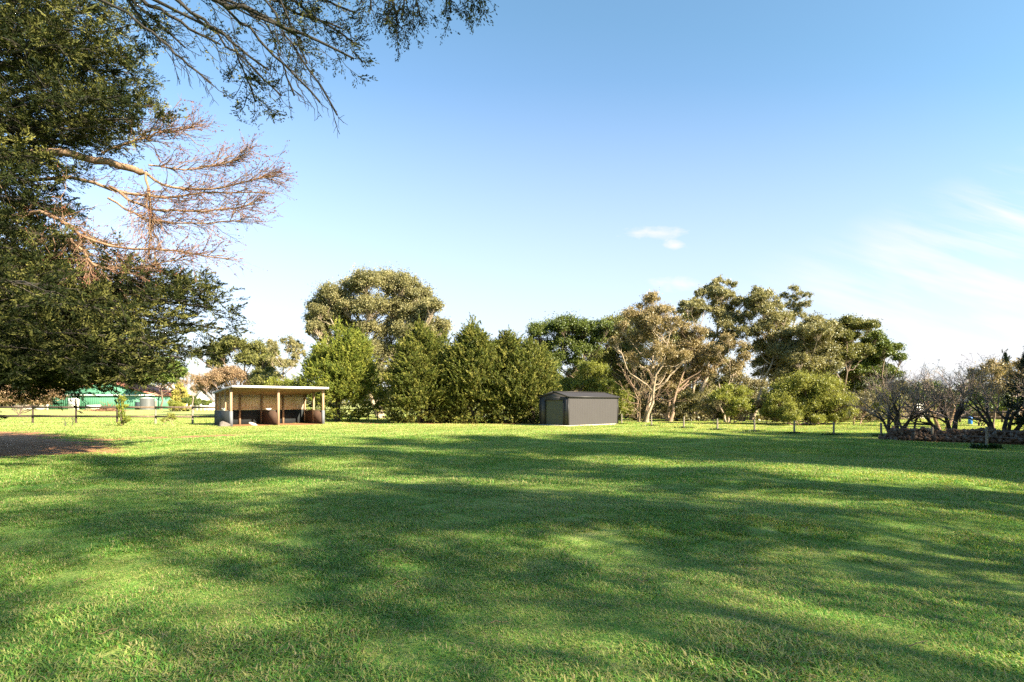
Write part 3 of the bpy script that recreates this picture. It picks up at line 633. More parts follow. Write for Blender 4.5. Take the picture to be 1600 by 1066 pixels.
for (p0, p1, up_, r0, dn) in near:
    yv = Ys + rng.uniform(-.8, .8); a = spot(*p0, yv - .2); b = spot(*p1, yv + .3)
    bough(limb, fol, rng, a, b, r0 * .8, up=up_, nsec=12, start=.25, side=.22, foliage=dn > .05, per=9, dens=max(.35, dn), tdens=1.0, tl=.14, ln=.045, wd=.016, twr=.0045, flat=.3, n3=4, hang=.12)
    top_ = np.array([-11.2, 7.0, min(16, a[2] + 1.5)]); limb.tube(curve(top_, a, wob=.02, n=6, rng=rng, sag=-.1), np.linspace(.11, r0 * .8, 6), 7)
for (px, py, px2, py2) in [(600, -60, 622, 40), (640, -60, 628, 30), (575, -60, 580, 16), (690, -70, 705, 20), (720, -60, 745, 2), (655, -70, 650, 10)]:
    a = spot(px, py, 9.2); b = spot(px2, py2, 9.3); bough(limb, fol, rng, a, b, .014, nsec=10, start=.3, side=.3, per=9, dens=.9, tl=.13, ln=.04, wd=.016, twr=.004, n3=4, hang=.3)
    c_ = spot(430, -150, 9.0); limb.tube(curve(c_, a, wob=.02, n=5, rng=rng, sag=-.1), np.linspace(.05, .014, 5), 6)
limb.tube(curve((-11.2, 7.0, 11), spot(430, -150, 9.0), wob=.02, n=6, rng=rng), np.linspace(.14, .05, 6), 7)
for i in range(16):      # added boughs over the camera, unseen above the frame, to shade the near ones
    z0 = rng.uniform(10.5, 13.5); a = np.array([-11.1, 7.0, z0]); an = rng.uniform(-.55, .10); l = rng.uniform(7, 13)
    bough(limb, fol, rng, a, a + np.array([math.cos(an) * l, math.sin(an) * l, rng.uniform(-.3, 1.2)]), .12, nsec=12, per=9, dens=.7, n3=4, ln=.10, wd=.04, tl=.6, side=.28)
for i in range(22):      # upper crown, above the frame
    an = rng.uniform(-.9, 4.2); z0 = rng.uniform(10.5, 16); l = 6.5 * (1.25 - (z0 - 8) / 14)
    a = np.array([-11.1, 7.0, z0]); bough(limb, fol, rng, a, a + np.array([math.cos(an) * l, math.sin(an) * l, rng.uniform(.2, 1.8)]), .09, nsec=11, per=8, dens=.8, n3=4, ln=.12, wd=.05, tl=.4, side=.4)
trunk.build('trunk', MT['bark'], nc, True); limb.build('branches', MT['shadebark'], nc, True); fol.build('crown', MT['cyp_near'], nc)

# ------------------------------------------------------------------ shading grove behind and right of the camera
grove = [((42.5, 17.3), 12.5), ((38.2, 19.3), 12), ((34, 19.0), 12.5), ((29.0, 17.8), 13), ((25.0, 15.2), 13.5), ((20.8, 12.4), 14.5), ((18.0, 9.4), 15.5), ((16.6, 4.9), 16), ((12.8, 1.0), 16.5), ((9.5, -6), 17), ((2.5, -6.5), 17),
         ((24, 7), 16), ((30, 9), 15), ((36, 11), 15), ((22, 0), 17), ((29, 2), 16), ((17, -6), 18), ((25, -7), 17), ((12, -12), 18), ((36, 3), 16), ((47, 13), 16), ((-4, -10), 16), ((52, 20), 15), ((13, -4.5), 17), ((5, -9), 18), ((27.5, 12.5), 13.5), ((33, 14.5), 12.5), ((39, 14.5), 12), ((23.5, 8.5), 14.5), ((44, 11), 13)]
for i, ((gx_, gy_), hh) in enumerate(grove):
    rr = np.random.default_rng(900 + i); k_ = gy_ / F if gy_ > 0 else 0
    root = thing('gum_tree', 'tall gum tree of the grove beside the lawn that shades the grass', 'tree', (gx_, gy_, 0), 'gum trees of the grove beyond the right edge')
    wd_ = MB(); cr = MB(); H = hh * 1.13; wd_.tube(curve((gx_, gy_, -.2), (gx_ + rr.normal(0, .6), gy_ + rr.normal(0, .6), H * .85), wob=.012, n=8, rng=rr), np.linspace(.30, .06, 8) * (1 if i < 9 else .5), 7)
    S = []
    front_ = i < 9 or i in (11, 12, 13, 19, 20) or i > 24
    for j in range(27 if front_ else 22):
        an = rr.uniform(0, 6.28); zc = H * rr.uniform(.14 if front_ else .35, .97); ra = rr.uniform(.3, 2.4) * (1.1 - abs(zc / H - .6)); c_ = np.array([gx_ + ra * math.cos(an), gy_ + ra * math.sin(an), zc])
        wd_.tube(curve((gx_, gy_, max(1.5, zc - 2.2)), c_, wob=.03, n=5, rng=rr), np.linspace(.09, .02, 5), 5)
        for q in range(6): S.append(c_ + rr.normal(0, .60, 3))
    S = np.array(S); leaf_cloud(cr, rr, S, rr.uniform(.8, 1.4, len(S)) * (1 if front_ else 1.35), 150 if i < 9 or i > 24 else (75 if front_ else 31), .23, .12, .4, .8)
    wd_.build('trunk', MT['palebark'], root, True); cr.build('crown', MT['gum'], root)

# ------------------------------------------------------------------ trees of the view, left to right
T = tree
# far left background
T('tree', 'golden lit shrubby tree behind the timber fence at far left', 'tree', 35, 75, [(10, 610, 18), (40, 608, 20), (70, 612, 16), (20, 625, 14), (55, 626, 14), (-20, 605, 20)], 'pinkleaf', 'bark', 11, sub=9, per=80, ln=.3, wd=.15, stems=3, fork=.1)
T('tree', 'green tree with light crown behind the pink tiled house roof', 'tree', 252, 150, [(235, 580, 16), (255, 572, 17), (275, 582, 15), (245, 592, 14), (222, 575, 16), (268, 594, 10)], 'brightleaf', 'bark', 12, sub=5, per=90, ln=.6, wd=.3)
T('tree', 'dark round tree left of the golden cone shrub', 'tree', 200, 160, [(170, 580, 20), (200, 575, 20), (190, 592, 14), (140, 585, 20), (110, 590, 18), (80, 592, 18)], 'acacia', 'bark', 13, sub=5, per=80, ln=.6, wd=.3)
T('gum_tree', 'spreading dark green tree with lacy crown left above the shelter', 'tree', 372, 75, [(340, 548, 17), (365, 538, 17), (392, 546, 18), (328, 562, 13), (405, 566, 15), (380, 562, 15), (352, 532, 9), (312, 553, 8), (420, 582, 12), (400, 590, 12), (420, 560, 9)], 'gum_dark', 'bark', 14, sub=8, per=110, ln=.28, wd=.14, fork=.25)
T('tree', 'bushy tree with straw coloured autumn leaves above the shelter roof', 'tree', 362, 70, [(350, 590, 16), (375, 590, 18), (362, 580, 12), (338, 600, 14), (392, 600, 12), (325, 606, 11)], 'pinkleaf', 'twig', 15, sub=14, per=70, ln=.22, wd=.09, stems=3, fork=.1, hollow=.2)
T('tree', 'small pale pink tree between golden cone and autumn tree', 'tree', 303, 100, [(300, 590, 9), (312, 598, 9), (292, 600, 8), (305, 608, 8)], 'pinkleaf', 'twig', 16, sub=8, per=40, ln=.26, wd=.09, bareness=.4, stems=2, fork=.1)
T('tree', 'dark green tree behind the shelter roof beside the thin gum', 'tree', 408, 66, [(400, 588, 13), (415, 596, 14), (425, 602, 13), (395, 602, 12), (408, 612, 14)], 'gum_dark', 'bark', 17, sub=11, per=100, ln=.24, wd=.11, stems=2, fork=.1)
T('gum_tree', 'thin pale trunked gum with open crown left of the first cypress', 'tree', 447, 62, [(430, 545, 12), (448, 534, 11), (462, 545, 11), (425, 565, 9), (440, 572, 10), (458, 568, 10), (436, 590, 9), (420, 536, 7)], 'gum', 'palebark', 18, sub=6, per=75, ln=.22, wd=.09, fork=.3, thick=.6)
T('shrub', 'low yellow green bush behind the right end of the shelter', 'shrub', 440, 60, [(430, 600, 12), (446, 606, 12), (418, 612, 10), (455, 600, 10)], 'wattle', 'bark', 19, sub=10, per=70, ln=.2, wd=.08, stems=3, fork=.05)
# the big gum behind the cypresses
T('gum_tree', 'largest round crowned gum rising behind the first two cypresses', 'tree', 598, 64,
  [(500, 478, 20), (522, 464, 22), (550, 452, 24), (578, 446, 24), (602, 440, 26), (630, 446, 24), (655, 462, 22), (676, 484, 18), (690, 510, 15), (488, 500, 14), (520, 492, 22), (552, 482, 22), (584, 482, 25), (618, 480, 26), (650, 492, 24),
   (668, 520, 20), (640, 522, 24), (606, 520, 26), (574, 515, 20), (545, 512, 18), (500, 515, 14), (590, 550, 22), (620, 555, 22), (650, 555, 20), (486, 515, 9), (510, 530, 12), (620, 590, 20), (590, 585, 18)],
  'gum', 'palebark', 21, sub=10, subr=.42, per=150, ln=.23, wd=.10, fork=.3, stems=2, thick=1.1, hollow=.35, fill=.15)
# cypresses
CG = 'cypresses in the row between the shelter and the grey shed'
conifer('cypress_tree', 'free standing bushy cypress right beside the shelter', 527, 53, 503, 76, seed=31, group=CG, n=2300, bottom=.15, fat=.26, tips=5, lop=(.05, 0), pw=.85)
conifer('cypress_tree', 'second cypress of the row with a broad leafy base behind two white posts', 655, 49, 500, 58, seed=32, group=CG, leaf='cyp_hedge', pw=.72, n=2100, bottom=.1, tips=5)
conifer('cypress_tree', 'third cypress, middle of the dense green hedge row', 738, 48.5, 499, 48, seed=33, group=CG, leaf='cyp_hedge', pw=.72, n=1900, bottom=.05, fat=.5, tips=5)
conifer('cypress_tree', 'rusty tipped cypress merging into the hedge between its neighbours', 790, 48.5, 514, 44, seed=34, group=CG, leaf='cyp_hedge', pw=.72, n=1700, bottom=.05, fat=.5, tips=4)
conifer('cypress_tree', 'last cypress of the hedge row ending beside the grey shed', 832, 48, 524, 36, seed=35, group=CG, leaf='cyp_hedge', pw=.72, n=1500, bottom=.05, fat=.5, tips=4)
conifer('cypress_tree', 'cypress in the gap behind the second and third of the row', 696, 52, 520, 40, seed=36, group=CG, leaf='cyp_hedge', pw=.72, n=1300, bottom=.05, fat=.5, tips=3)
# behind the shed
T('acacia_tree', 'dark green dome crowned tree behind the hedge end', 'tree', 880, 62, [(838, 522, 17), (862, 514, 18), (888, 512, 18), (908, 520, 16), (850, 540, 15), (880, 538, 18), (905, 545, 15), (925, 520, 14), (872, 560, 17), (895, 570, 16), (850, 570, 16), (938, 510, 12), (860, 590, 16), (925, 545, 14), (830, 545, 12)],
  'acacia', 'bark', 41, sub=9, per=130, ln=.22, wd=.10, fork=.3, stems=2, hollow=.5)
T('tree', 'feathery tea tree with pinkish base behind the grey shed roof', 'tree', 928, 56, [(922, 580, 19), (942, 582, 17), (930, 600, 18), (910, 598, 14), (950, 602, 13), (930, 620, 18)], 'wattle', 'pinkbark', 42, sub=14, per=100, ln=.20, wd=.06, stems=3, fork=.1, droop=0, up=.5)
T('shrub', 'small olive bush peeping over the left of the grey shed roof', 'shrub', 880, 57, [(872, 596, 13), (888, 600, 13), (878, 612, 14), (862, 610, 11)], 'wattle', 'bark', 43, sub=14, per=80, ln=.2, wd=.06, stems=3, fork=.1, up=.4, droop=0)
T('shrub', 'bright yellow green wattle bush at the right end of the grey shed', 'shrub', 962, 51, [(955, 612, 17), (975, 622, 16), (965, 636, 18), (980, 642, 11), (950, 600, 10), (945, 630, 16)], 'wattle', 'bark', 44, sub=16, per=100, ln=.18, wd=.05, stems=3, fork=.05, up=.6, droop=0)
T('gum_tree', 'dark crowned tree behind the dead limbed gum', 'tree', 985, 66, [(962, 512, 20), (985, 505, 18), (945, 530, 20), (975, 545, 22), (1000, 560, 22), (965, 575, 20), (1000, 530, 22), (945, 560, 16), (1020, 590, 20), (1050, 560, 22), (1065, 530, 22), (1078, 500, 14), (1050, 600, 20), (985, 600, 18)], 'gum_dark', 'bark', 45, sub=9, per=120, ln=.24, wd=.11, stems=2, fork=.2)
T('gum_tree', 'brownish gum with pale forking limbs right of the grey shed', 'tree', 1008, 50,
  [(1018, 468, 13), (1005, 480, 13), (985, 492, 17), (1008, 500, 19), (1032, 488, 15), (1045, 508, 17), (1022, 522, 20), (995, 530, 19), (972, 515, 13), (1048, 540, 18), (1020, 550, 20), (960, 535, 11), (990, 560, 15), (1040, 575, 18), (1062, 560, 14)],
  'gum_brown', 'palebark', 46, sub=11, per=85, ln=.20, wd=.075, stems=3, fork=.16, thick=.8, bareness=.22, hollow=.2, spread=1.0)
bare_tree('bare pink limbed sapling just left of the dead limbed gum', 1000, 50, 6.0, 47, stems=3, fan=.22, lean=(.05, 0), trunk='pinkbark', twig='pinkbark', maxlev=4, r0=.08, minr=.008, leafm='gum_brown', nleaf=3, ls=.14)
T('gum_tree', 'umbrella crowned gum with white fork in the middle of the grove', 'tree', 1082, 56, [(1072, 478, 11), (1088, 474, 12), (1100, 482, 10), (1062, 488, 9), (1090, 490, 8)], 'gum', 'palebark', 48, sub=13, per=90, ln=.2, wd=.08, fork=.55, thick=.7, flat=.5)
T('gum_tree', 'broad gum with thick pinkish trunk behind the third fence post', 'tree', 1047, 52, [(1075, 540, 18), (1090, 520, 15), (1065, 560, 18), (1090, 562, 18), (1110, 545, 15), (1050, 590, 16), (1080, 590, 18), (1105, 580, 16), (1065, 510, 13), (1040, 605, 14), (1120, 565, 12)],
  'gum_brown', 'pinkbark', 49, sub=11, per=85, ln=.19, wd=.075, stems=2, fork=.25, thick=1.1, bareness=.1, hollow=.2)
T('gum_tree', 'tallest gum of the grove with tufted top and pale upper limbs', 'tree', 1088, 58,
  [(1125, 442, 10), (1142, 445, 9), (1108, 450, 10), (1092, 460, 9), (1116, 462, 12), (1135, 465, 13), (1150, 475, 13), (1122, 485, 15), (1142, 495, 16), (1158, 492, 12), (1128, 510, 16), (1148, 522, 16), (1110, 525, 12), (1135, 545, 15)],
  'gum', 'palebark', 50, sub=9, subr=.42, per=95, ln=.21, wd=.09, fork=.3, stems=1, thick=.9)
T('gum_tree', 'leaning gum with a pale slim double trunk above the yellow wattle', 'tree', 1134, 50, [(1130, 530, 11), (1150, 540, 12), (1118, 545, 10), (1108, 560, 11), (1160, 560, 12), (1128, 560, 10), (1140, 580, 12)], 'gum_brown', 'palebark', 51, sub=10, per=70, ln=.18, wd=.07, fork=.4, stems=2, thick=.8, bareness=.15)
T('gum_tree', 'tall gum with spreading fork of bare trunks behind the small pink tree', 'tree', 1172, 56,
  [(1180, 470, 14), (1200, 462, 13), (1215, 478, 14), (1190, 488, 17), (1170, 495, 13), (1210, 500, 17), (1230, 495, 13), (1190, 515, 17), (1218, 525, 17), (1165, 520, 13), (1240, 520, 14), (1175, 545, 13), (1212, 550, 15), (1235, 550, 14), (1185, 455, 9)],
  'gum', 'palebark', 52, sub=9, per=100, ln=.21, wd=.09, fork=.28, stems=3, thick=.55, spread=1.5)
T('gum_tree', 'slender lacy gum standing highest beside the domed trees', 'tree', 1240, 62, [(1238, 452, 9), (1228, 462, 8), (1248, 462, 8), (1252, 478, 9), (1234, 478, 9), (1240, 494, 9), (1258, 496, 8), (1230, 500, 9), (1246, 512, 9)], 'gum', 'palebark', 53, sub=8, per=60, ln=.2, wd=.085, fork=.4, thick=.6)
T('gum_tree', 'olive gum with drooping crown left of the domed trees', 'tree', 1262, 54, [(1250, 520, 16), (1268, 505, 15), (1282, 520, 16), (1258, 545, 18), (1280, 548, 18), (1240, 560, 16), (1265, 572, 18), (1290, 575, 16), (1235, 585, 15), (1298, 545, 13)], 'gum', 'palebark', 54, sub=13, fill=.8, per=110, ln=.2, wd=.085, fork=.25, stems=2)
T('acacia_tree', 'flat domed dark green tree in the right of the grove', 'tree', 1318, 56, [(1305, 512, 14), (1325, 506, 15), (1345, 512, 15), (1290, 520, 13), (1335, 528, 15), (1312, 530, 13), (1300, 548, 14), (1345, 545, 13), (1320, 560, 15)], 'gum_dark', 'bark', 55, sub=15, fill=.9, per=130, ln=.2, wd=.09, fork=.35, stems=2, flat=.55)
T('acacia_tree', 'rightmost domed green tree stepping down to the bare trees', 'tree', 1362, 58, [(1360, 528, 14), (1378, 535, 13), (1395, 545, 12), (1402, 562, 11), (1380, 555, 14), (1360, 550, 14), (1350, 572, 14), (1375, 580, 15), (1398, 585, 12), (1335, 580, 13), (1355, 600, 14)], 'acacia', 'bark', 56, sub=15, fill=.9, per=120, ln=.2, wd=.09, fork=.3, stems=2, flat=.6)
# undergrowth in front
T('gum_tree', 'shaded gum filling the back of the grove behind the yellow wattle', 'tree', 1110, 74, [(1090, 560, 18), (1120, 570, 18), (1145, 590, 16), (1075, 590, 18), (1110, 610, 18), (1145, 615, 16), (1060, 620, 18), (1100, 635, 14)], 'gum', 'bark', 57, sub=9, per=100, ln=.26, wd=.12, stems=2, fork=.15)
T('gum_tree', 'shaded gum at the back of the grove behind the tea tree', 'tree', 1245, 72, [(1225, 570, 18), (1255, 590, 18), (1215, 600, 18), (1285, 600, 18), (1200, 625, 14), (1250, 625, 18), (1290, 630, 16), (1310, 600, 16)], 'gum', 'bark', 58, sub=9, per=100, ln=.26, wd=.12, stems=2, fork=.15)
T('gum_tree', 'leafy gum closing the grove behind the rightmost domed tree', 'tree', 1345, 70, [(1330, 570, 18), (1360, 585, 18), (1385, 600, 16), (1320, 605, 18), (1350, 625, 18), (1390, 625, 15), (1405, 605, 12)], 'gum', 'bark', 59, sub=9, per=100, ln=.26, wd=.12, stems=2, fork=.15)
T('gum_tree', 'dark gum behind the seam between hedge and dead limbed gum', 'tree', 950, 76, [(930, 560, 18), (960, 590, 18), (990, 580, 18), (1020, 610, 18), (900, 590, 18), (940, 620, 16), (985, 625, 16), (1040, 590, 16)], 'gum_dark', 'bark', 60, sub=9, per=100, ln=.26, wd=.12, stems=2, fork=.15)
T('gum_tree', 'olive leafed gum low in the middle of the grove above the small pink tree', 'tree', 1205, 58, [(1195, 545, 16), (1215, 560, 16), (1230, 580, 16), (1200, 585, 15), (1245, 600, 16), (1185, 570, 12), (1225, 610, 14)], 'gum', 'palebark', 87, sub=10, per=100, ln=.2, wd=.085, fork=.25, stems=2, thick=.6)
T('gum_tree', 'grey green gum filling between the domed tree and the drooping gum', 'tree', 1295, 60, [(1285, 520, 15), (1300, 540, 16), (1275, 545, 15), (1310, 565, 16), (1325, 590, 15), (1290, 585, 15), (1340, 560, 14)], 'gum', 'palebark', 88, sub=10, per=100, ln=.2, wd=.085, fork=.25, stems=2, thick=.6)
T('shrub', 'pale scrub behind the fence line between grove and tea tree', 'shrub', 1160, 52, [(1160, 600, 13), (1175, 615, 13), (1165, 632, 13), (1185, 600, 12), (1150, 585, 10)], 'shrub', 'bark', 89, sub=12, per=80, ln=.18, wd=.07, stems=4, fork=.05)
T('shrub', 'grey brown scrub around the foot of the dead limbed gum', 'shrub', 1012, 54, [(1000, 632, 14), (1020, 628, 14), (1035, 636, 14), (1050, 628, 15), (985, 640, 12), (1030, 615, 13)], 'shrub', 'bark', 61, sub=14, per=70, ln=.2, wd=.07, stems=4, fork=.05, bareness=.2)
T('shrub', 'soft grey green scrub in the middle of the grove', 'shrub', 1070, 53, [(1060, 618, 14), (1078, 622, 15), (1095, 628, 14), (1060, 636, 14), (1085, 640, 14), (1110, 622, 14)], 'gum', 'bark', 62, sub=14, per=70, ln=.18, wd=.06, stems=4, fork=.05, bareness=.15)
T('shrub', 'brown twiggy sapling in front of the grove behind the fence post', 'shrub', 1112, 47, [(1105, 628, 11), (1118, 634, 12), (1100, 640, 10), (1112, 645, 10)], 'shrub', 'pinkbark', 63, sub=14, per=45, ln=.15, wd=.06, stems=3, fork=.1, bareness=.2)
T('shrub', 'yellow green wattle bush in front of the bare forked gum', 'shrub', 1142, 46.5, [(1130, 625, 14), (1150, 630, 15), (1165, 640, 13), (1140, 645, 14), (1158, 612, 11), (1135, 608, 10), (1172, 628, 8)], 'wattle', 'pinkbark', 64, sub=16, per=80, ln=.17, wd=.05, stems=4, fork=.05, up=.5, droop=0)
T('tree', 'small pink brown tree standing alone on a slim straight trunk', 'tree', 1198, 46, [(1198, 626, 10), (1188, 632, 8), (1208, 632, 8), (1198, 638, 8)], 'pinkleaf', 'pinkbark', 65, sub=16, per=50, ln=.14, wd=.055, fork=.5, thick=.7, flat=.7)
T('tea_tree', 'big round tea tree bush, widest in the right of the view', 'shrub', 1268, 44,
  [(1262, 600, 24), (1290, 606, 22), (1238, 610, 22), (1222, 628, 20), (1248, 636, 22), (1280, 634, 24), (1308, 628, 20), (1318, 645, 14), (1225, 648, 14), (1300, 650, 14), (1270, 655, 12), (1252, 594, 14), (1212, 640, 13)], 'teatree', 'pinkbark', 66, fill=1.2, sub=15, per=130, ln=.17, wd=.045, stems=6, fork=.04, up=.7, droop=0, hollow=.35, spread=1.5)
T('shrub', 'pale grey green shrub right of the tea tree', 'shrub', 1338, 45, [(1335, 628, 14), (1350, 640, 13), (1330, 648, 13), (1352, 622, 11), (1362, 650, 9)], 'shrub', 'pinkbark', 67, sub=15, per=80, ln=.15, wd=.05, stems=5, fork=.05, up=.3)
T('shrub', 'low dark bush in the shade left of the tea tree', 'shrub', 1222, 50, [(1218, 640, 12), (1232, 645, 12), (1212, 650, 10), (1225, 628, 12)], 'gum_dark', 'bark', 68, sub=15, per=90, ln=.17, wd=.07, stems=4, fork=.05)
T('shrub', 'yellowish low bush behind the first bare tree', 'shrub', 1385, 50, [(1375, 640, 13), (1395, 645, 13), (1385, 625, 13), (1405, 632, 11), (1372, 615, 12)], 'teatree', 'bark', 69, sub=12, per=80, ln=.18, wd=.06, stems=4, fork=.05)
# right side
BG = 'bare winter trees along the stone heap'
bare_tree('bare dark multi stemmed tree left of the stone heap', 1398, 29, 3.9, 71, stems=6, group=BG, leafm='shrub', nleaf=2, r0=.085, ls=.05, fan=.5, upb=.10)
bare_tree('bare dark leaning tree with dense twigs growing behind the stone heap', 1486, 28.5, 4.1, 72, stems=3, lean=(-.30, 0), group=BG, leafm='shrub', nleaf=2, r0=.12, ls=.05, fan=.6)
bare_tree('bare dark spreading tree near the right edge behind the stones', 1568, 27.5, 4.4, 73, stems=6, lean=(-.05, 0), group=BG, leafm='shrub', nleaf=4, r0=.10, ls=.06, fan=.65)
bare_tree('slim bare stem beside the left end of the stone heap', 1422, 28.2, 3.4, 74, stems=2, group=BG, r0=.07, fan=.3)
bare_tree('small brown trunked tree growing further back behind the stone heap', 1473, 36, 4.3, 75, stems=2, group=BG, trunk='cypbark', leafm='shrub', nleaf=3, r0=.11, ls=.07, fan=.35)
T('tree', 'brownish leafed tree behind the bare trees near the right edge', 'tree', 1560, 38, [(1545, 585, 16), (1565, 575, 17), (1580, 590, 16), (1555, 605, 16), (1530, 600, 14), (1575, 612, 14), (1592, 572, 14)], 'gum_brown', 'bark', 76, sub=12, per=75, ln=.14, wd=.06, bareness=.15, stems=2)
T('shrub', 'light green leafy bush behind the middle bare tree', 'shrub', 1530, 42, [(1520, 612, 16), (1545, 618, 16), (1500, 620, 15), (1535, 635, 16), (1560, 635, 15), (1505, 640, 14), (1580, 630, 15)], 'brightleaf', 'bark', 77, sub=12, per=75, ln=.17, wd=.08, stems=4, fork=.05, bareness=.1)
T('shrub', 'pale green bush beyond the white garden arch', 'shrub', 1445, 62, [(1430, 612, 14), (1450, 606, 14), (1468, 612, 14), (1440, 625, 12), (1462, 628, 12)], 'brightleaf', 'bark', 78, sub=8, per=70, ln=.25, wd=.11, stems=3, fork=.05)
conifer('pine_tree', 'dark pine cut by the right edge of the photo', 1606, 26.5, 545, 25, leaf='pine', seed=79, n=500, bottom=.8, per=26, tl=.4, ln=.09, wd=.02, tips=1)
conifer('pine_tree', 'small dark pointed pine top above the bare trees', 1571, 60, 551, 12, leaf='pine', seed=80, n=300, bottom=1.5, per=20, tl=.5, ln=.18, wd=.05, tips=1)
# small plants at the fence on the left
conifer('cypress_sapling', 'narrow upright green sapling against the timber fence', 190, 42, 616, 10, seed=81, n=140, bottom=.05, tl=.32, per=22, ln=.11, wd=.04, tips=0, leaf='cyp', cat='sapling')
T('shrub', 'small scrubby bush on a short pink stem below the fence rail', 'shrub', 264, 43, [(262, 650, 6), (268, 654, 5), (259, 656, 5)], 'teatree', 'pinkbark', 82, sub=30, per=40, ln=.10, wd=.045, stems=2, fork=.2, thick=2.2, bareness=.2)
bare_tree('forked dead stick poking out of the grass before the fence', 108, 41, 1.1, 83, stems=2, trunk='darkbark', twig='darkbark', maxlev=2, r0=.03, name='dead_stick', minr=.008)
# garden of the far house
conifer('golden_conifer', 'pale golden cone shaped conifer beside the tiled house', 281, 120, 598, 16, leaf='gold', seed=84, n=900, bottom=.1, tl=.6, per=20, ln=.35, wd=.14, tips=0, fat=.22, cat='shrub')
T('shrub', 'low yellow bush at the foot of the golden cone', 'shrub', 271, 112, [(268, 632, 6), (276, 633, 6)], 'wattle', 'bark', 85, sub=12, per=60, ln=.3, wd=.14, stems=2, fork=.05)
T('shrub', 'round dark green bush right of the golden cone', 'shrub', 301, 116, [(298, 627, 7), (305, 630, 6), (300, 621, 4)], 'acacia', 'bark', 86, sub=12, per=60, ln=.3, wd=.14, stems=2, fork=.05)
T('shrub', 'dark green bush before the white gabled house', 'shrub', 321, 118, [(318, 629, 5), (325, 630, 5)], 'acacia', 'bark', 87, sub=12, per=60, ln=.3, wd=.14, stems=2, fork=.05)

# far belts of trees that read as one mass
def belt(name, label, x0, x1, yy, hmin, hmax, leaf, seed, n):
    r = np.random.default_rng(seed); b = MB(); S = []; rad = []
    for i in range(n):
        px = r.uniform(x0, x1); h = r.uniform(hmin, hmax); c = spot(px, HOR, yy + r.uniform(-8, 8)); hz = np.interp(px, np.linspace(x0, x1, 12), np.random.default_rng(seed + 1).uniform(.6, 1, 12)) * h
        for j in range(8): S.append([c[0] + r.normal(0, h * .28), c[1], r.uniform(.05, 1) * hz]); rad.append(h * .22)
    leaf_cloud(b, r, np.array(S), np.array(rad), 60, .9 * yy / 150, .45 * yy / 150, 0, .8)
    o = b.build(name, MT[leaf]); tag(o, label, 'trees', kind='stuff'); return o
belt('tree_belt', 'distant belt of trees along the horizon', -150, 1800, 230, 5, 11, 'far', 101, 260)
belt('scrub', 'low brown scrub growing beneath the gum grove', 985, 1420, 60, .8, 2.4, 'shrub', 102, 90)
belt('scrub', 'dry garden scrub beyond the stone heap', 1400, 1750, 75, 1.0, 3.6, 'teatree', 103, 60)

# ------------------------------------------------------------------ horse shelter
def sh(a, b, z): p = SH_O + SH_U * a + SH_V * b; return np.array([p[0], p[1], z])
root = thing('horse_shelter', 'open fronted skillion roofed horse shelter with cream and dark lower walls', 'shelter', sh(3.5, 1.7, 0))
LL, DP, HF, HB = 7.07, 3.5, 2.72, 2.36
def hz(b): return HF + (HB - HF) * b / DP
rf = MB()
def ribbed(mb, o, e1, e2, n, amp, nrm):
    """sheet from corner o along e1 (ribs across it) and e2, with raised ribs of height amp"""
    o = np.asarray(o, float); e1 = np.asarray(e1, float); e2 = np.asarray(e2, float); nrm = np.asarray(nrm, float)
    ts = []; 
    for i in range(n): b_ = i / n; ts += [(b_, 0), (b_ + .62 / n, 0), (b_ + .70 / n, 1), (b_ + .92 / n, 1)]
    ts.append((1, 0)); P = []
    for t, h_ in ts: P += [o + e1 * t + nrm * amp * h_, o + e1 * t + e2 + nrm * amp * h_]
    mb.add(P, [[2 * i, 2 * i + 2, 2 * i + 3, 2 * i + 1] for i in range(len(ts) - 1)])
r0_, r1_ = sh(-.12, -.62, hz(-.62) + .16), sh(LL + .18, -.62, hz(-.62) + .16); r2_ = sh(-.12, DP + .18, hz(DP + .18) + .16)
ribbed(rf, r0_, r1_ - r0_, r2_ - r0_, 36, .03, (0, 0, 1)); rf.slab([r0_ - [0, 0, .03], r1_ - [0, 0, .03], r1_ + (r2_ - r0_) - [0, 0, .03], r2_ - [0, 0, .03]], (0, 0, .012))
rf.build('roof', MT['roofsheet'], root)
fa = MB(); d_ = SH_V * -.016; fa.beam(r0_ + [d_[0], d_[1], -.035], r1_ + [d_[0], d_[1], -.035], .03, .15); fa.build('fascia', MT['white'], root)
fb = MB(); d_ = SH_U * -.02; fb.beam(r0_ + [d_[0], d_[1], -.03], r2_ + [d_[0], d_[1], -.03], .03, .13); fb.build('barge_board', MT['greypaint'], root); fb = MB(); d_ = SH_U * .02
e_ = r1_ + (r2_ - r0_); fb.beam(r1_ + [d_[0], d_[1], -.03], e_ + [d_[0], d_[1], -.03], .03, .13); fb.build('barge_board', MT['greypaint'], root)
for b_ in (-.5, .0, .9, 1.8, 2.6, DP):
    m_ = MB(); m_.beam(sh(-.08, b_, hz(b_) + .06), sh(LL + .12, b_, hz(b_) + .06), .07, .12); m_.build('rafter', MT['timber'], root)
def post(a, b, nm='post', s_=.13, mat='timber', ztop=None):
    m_ = MB(); zt = hz(b) if ztop is None else ztop; m_.box(sh(a, b, zt / 2 - .1), (s_, s_, zt + .2), SH_A); return m_.build(nm, MT[mat], root)
for a_ in (0, 3.44, LL): post(a_, 0, s_=.15)
for a_ in (0, 1.75, 3.44, 5.2, LL): post(a_, DP - .09)
post(LL, 1.75); post(0, 1.2, s_=.09); post(0, 2.4, s_=.09)
for a_ in (0, LL):
    m_ = MB(); m_.box(sh(a_, -.002, .55), (.20, .20, 1.12), SH_A); o = m_.build('post_sleeve', MT['greypaint'], root)
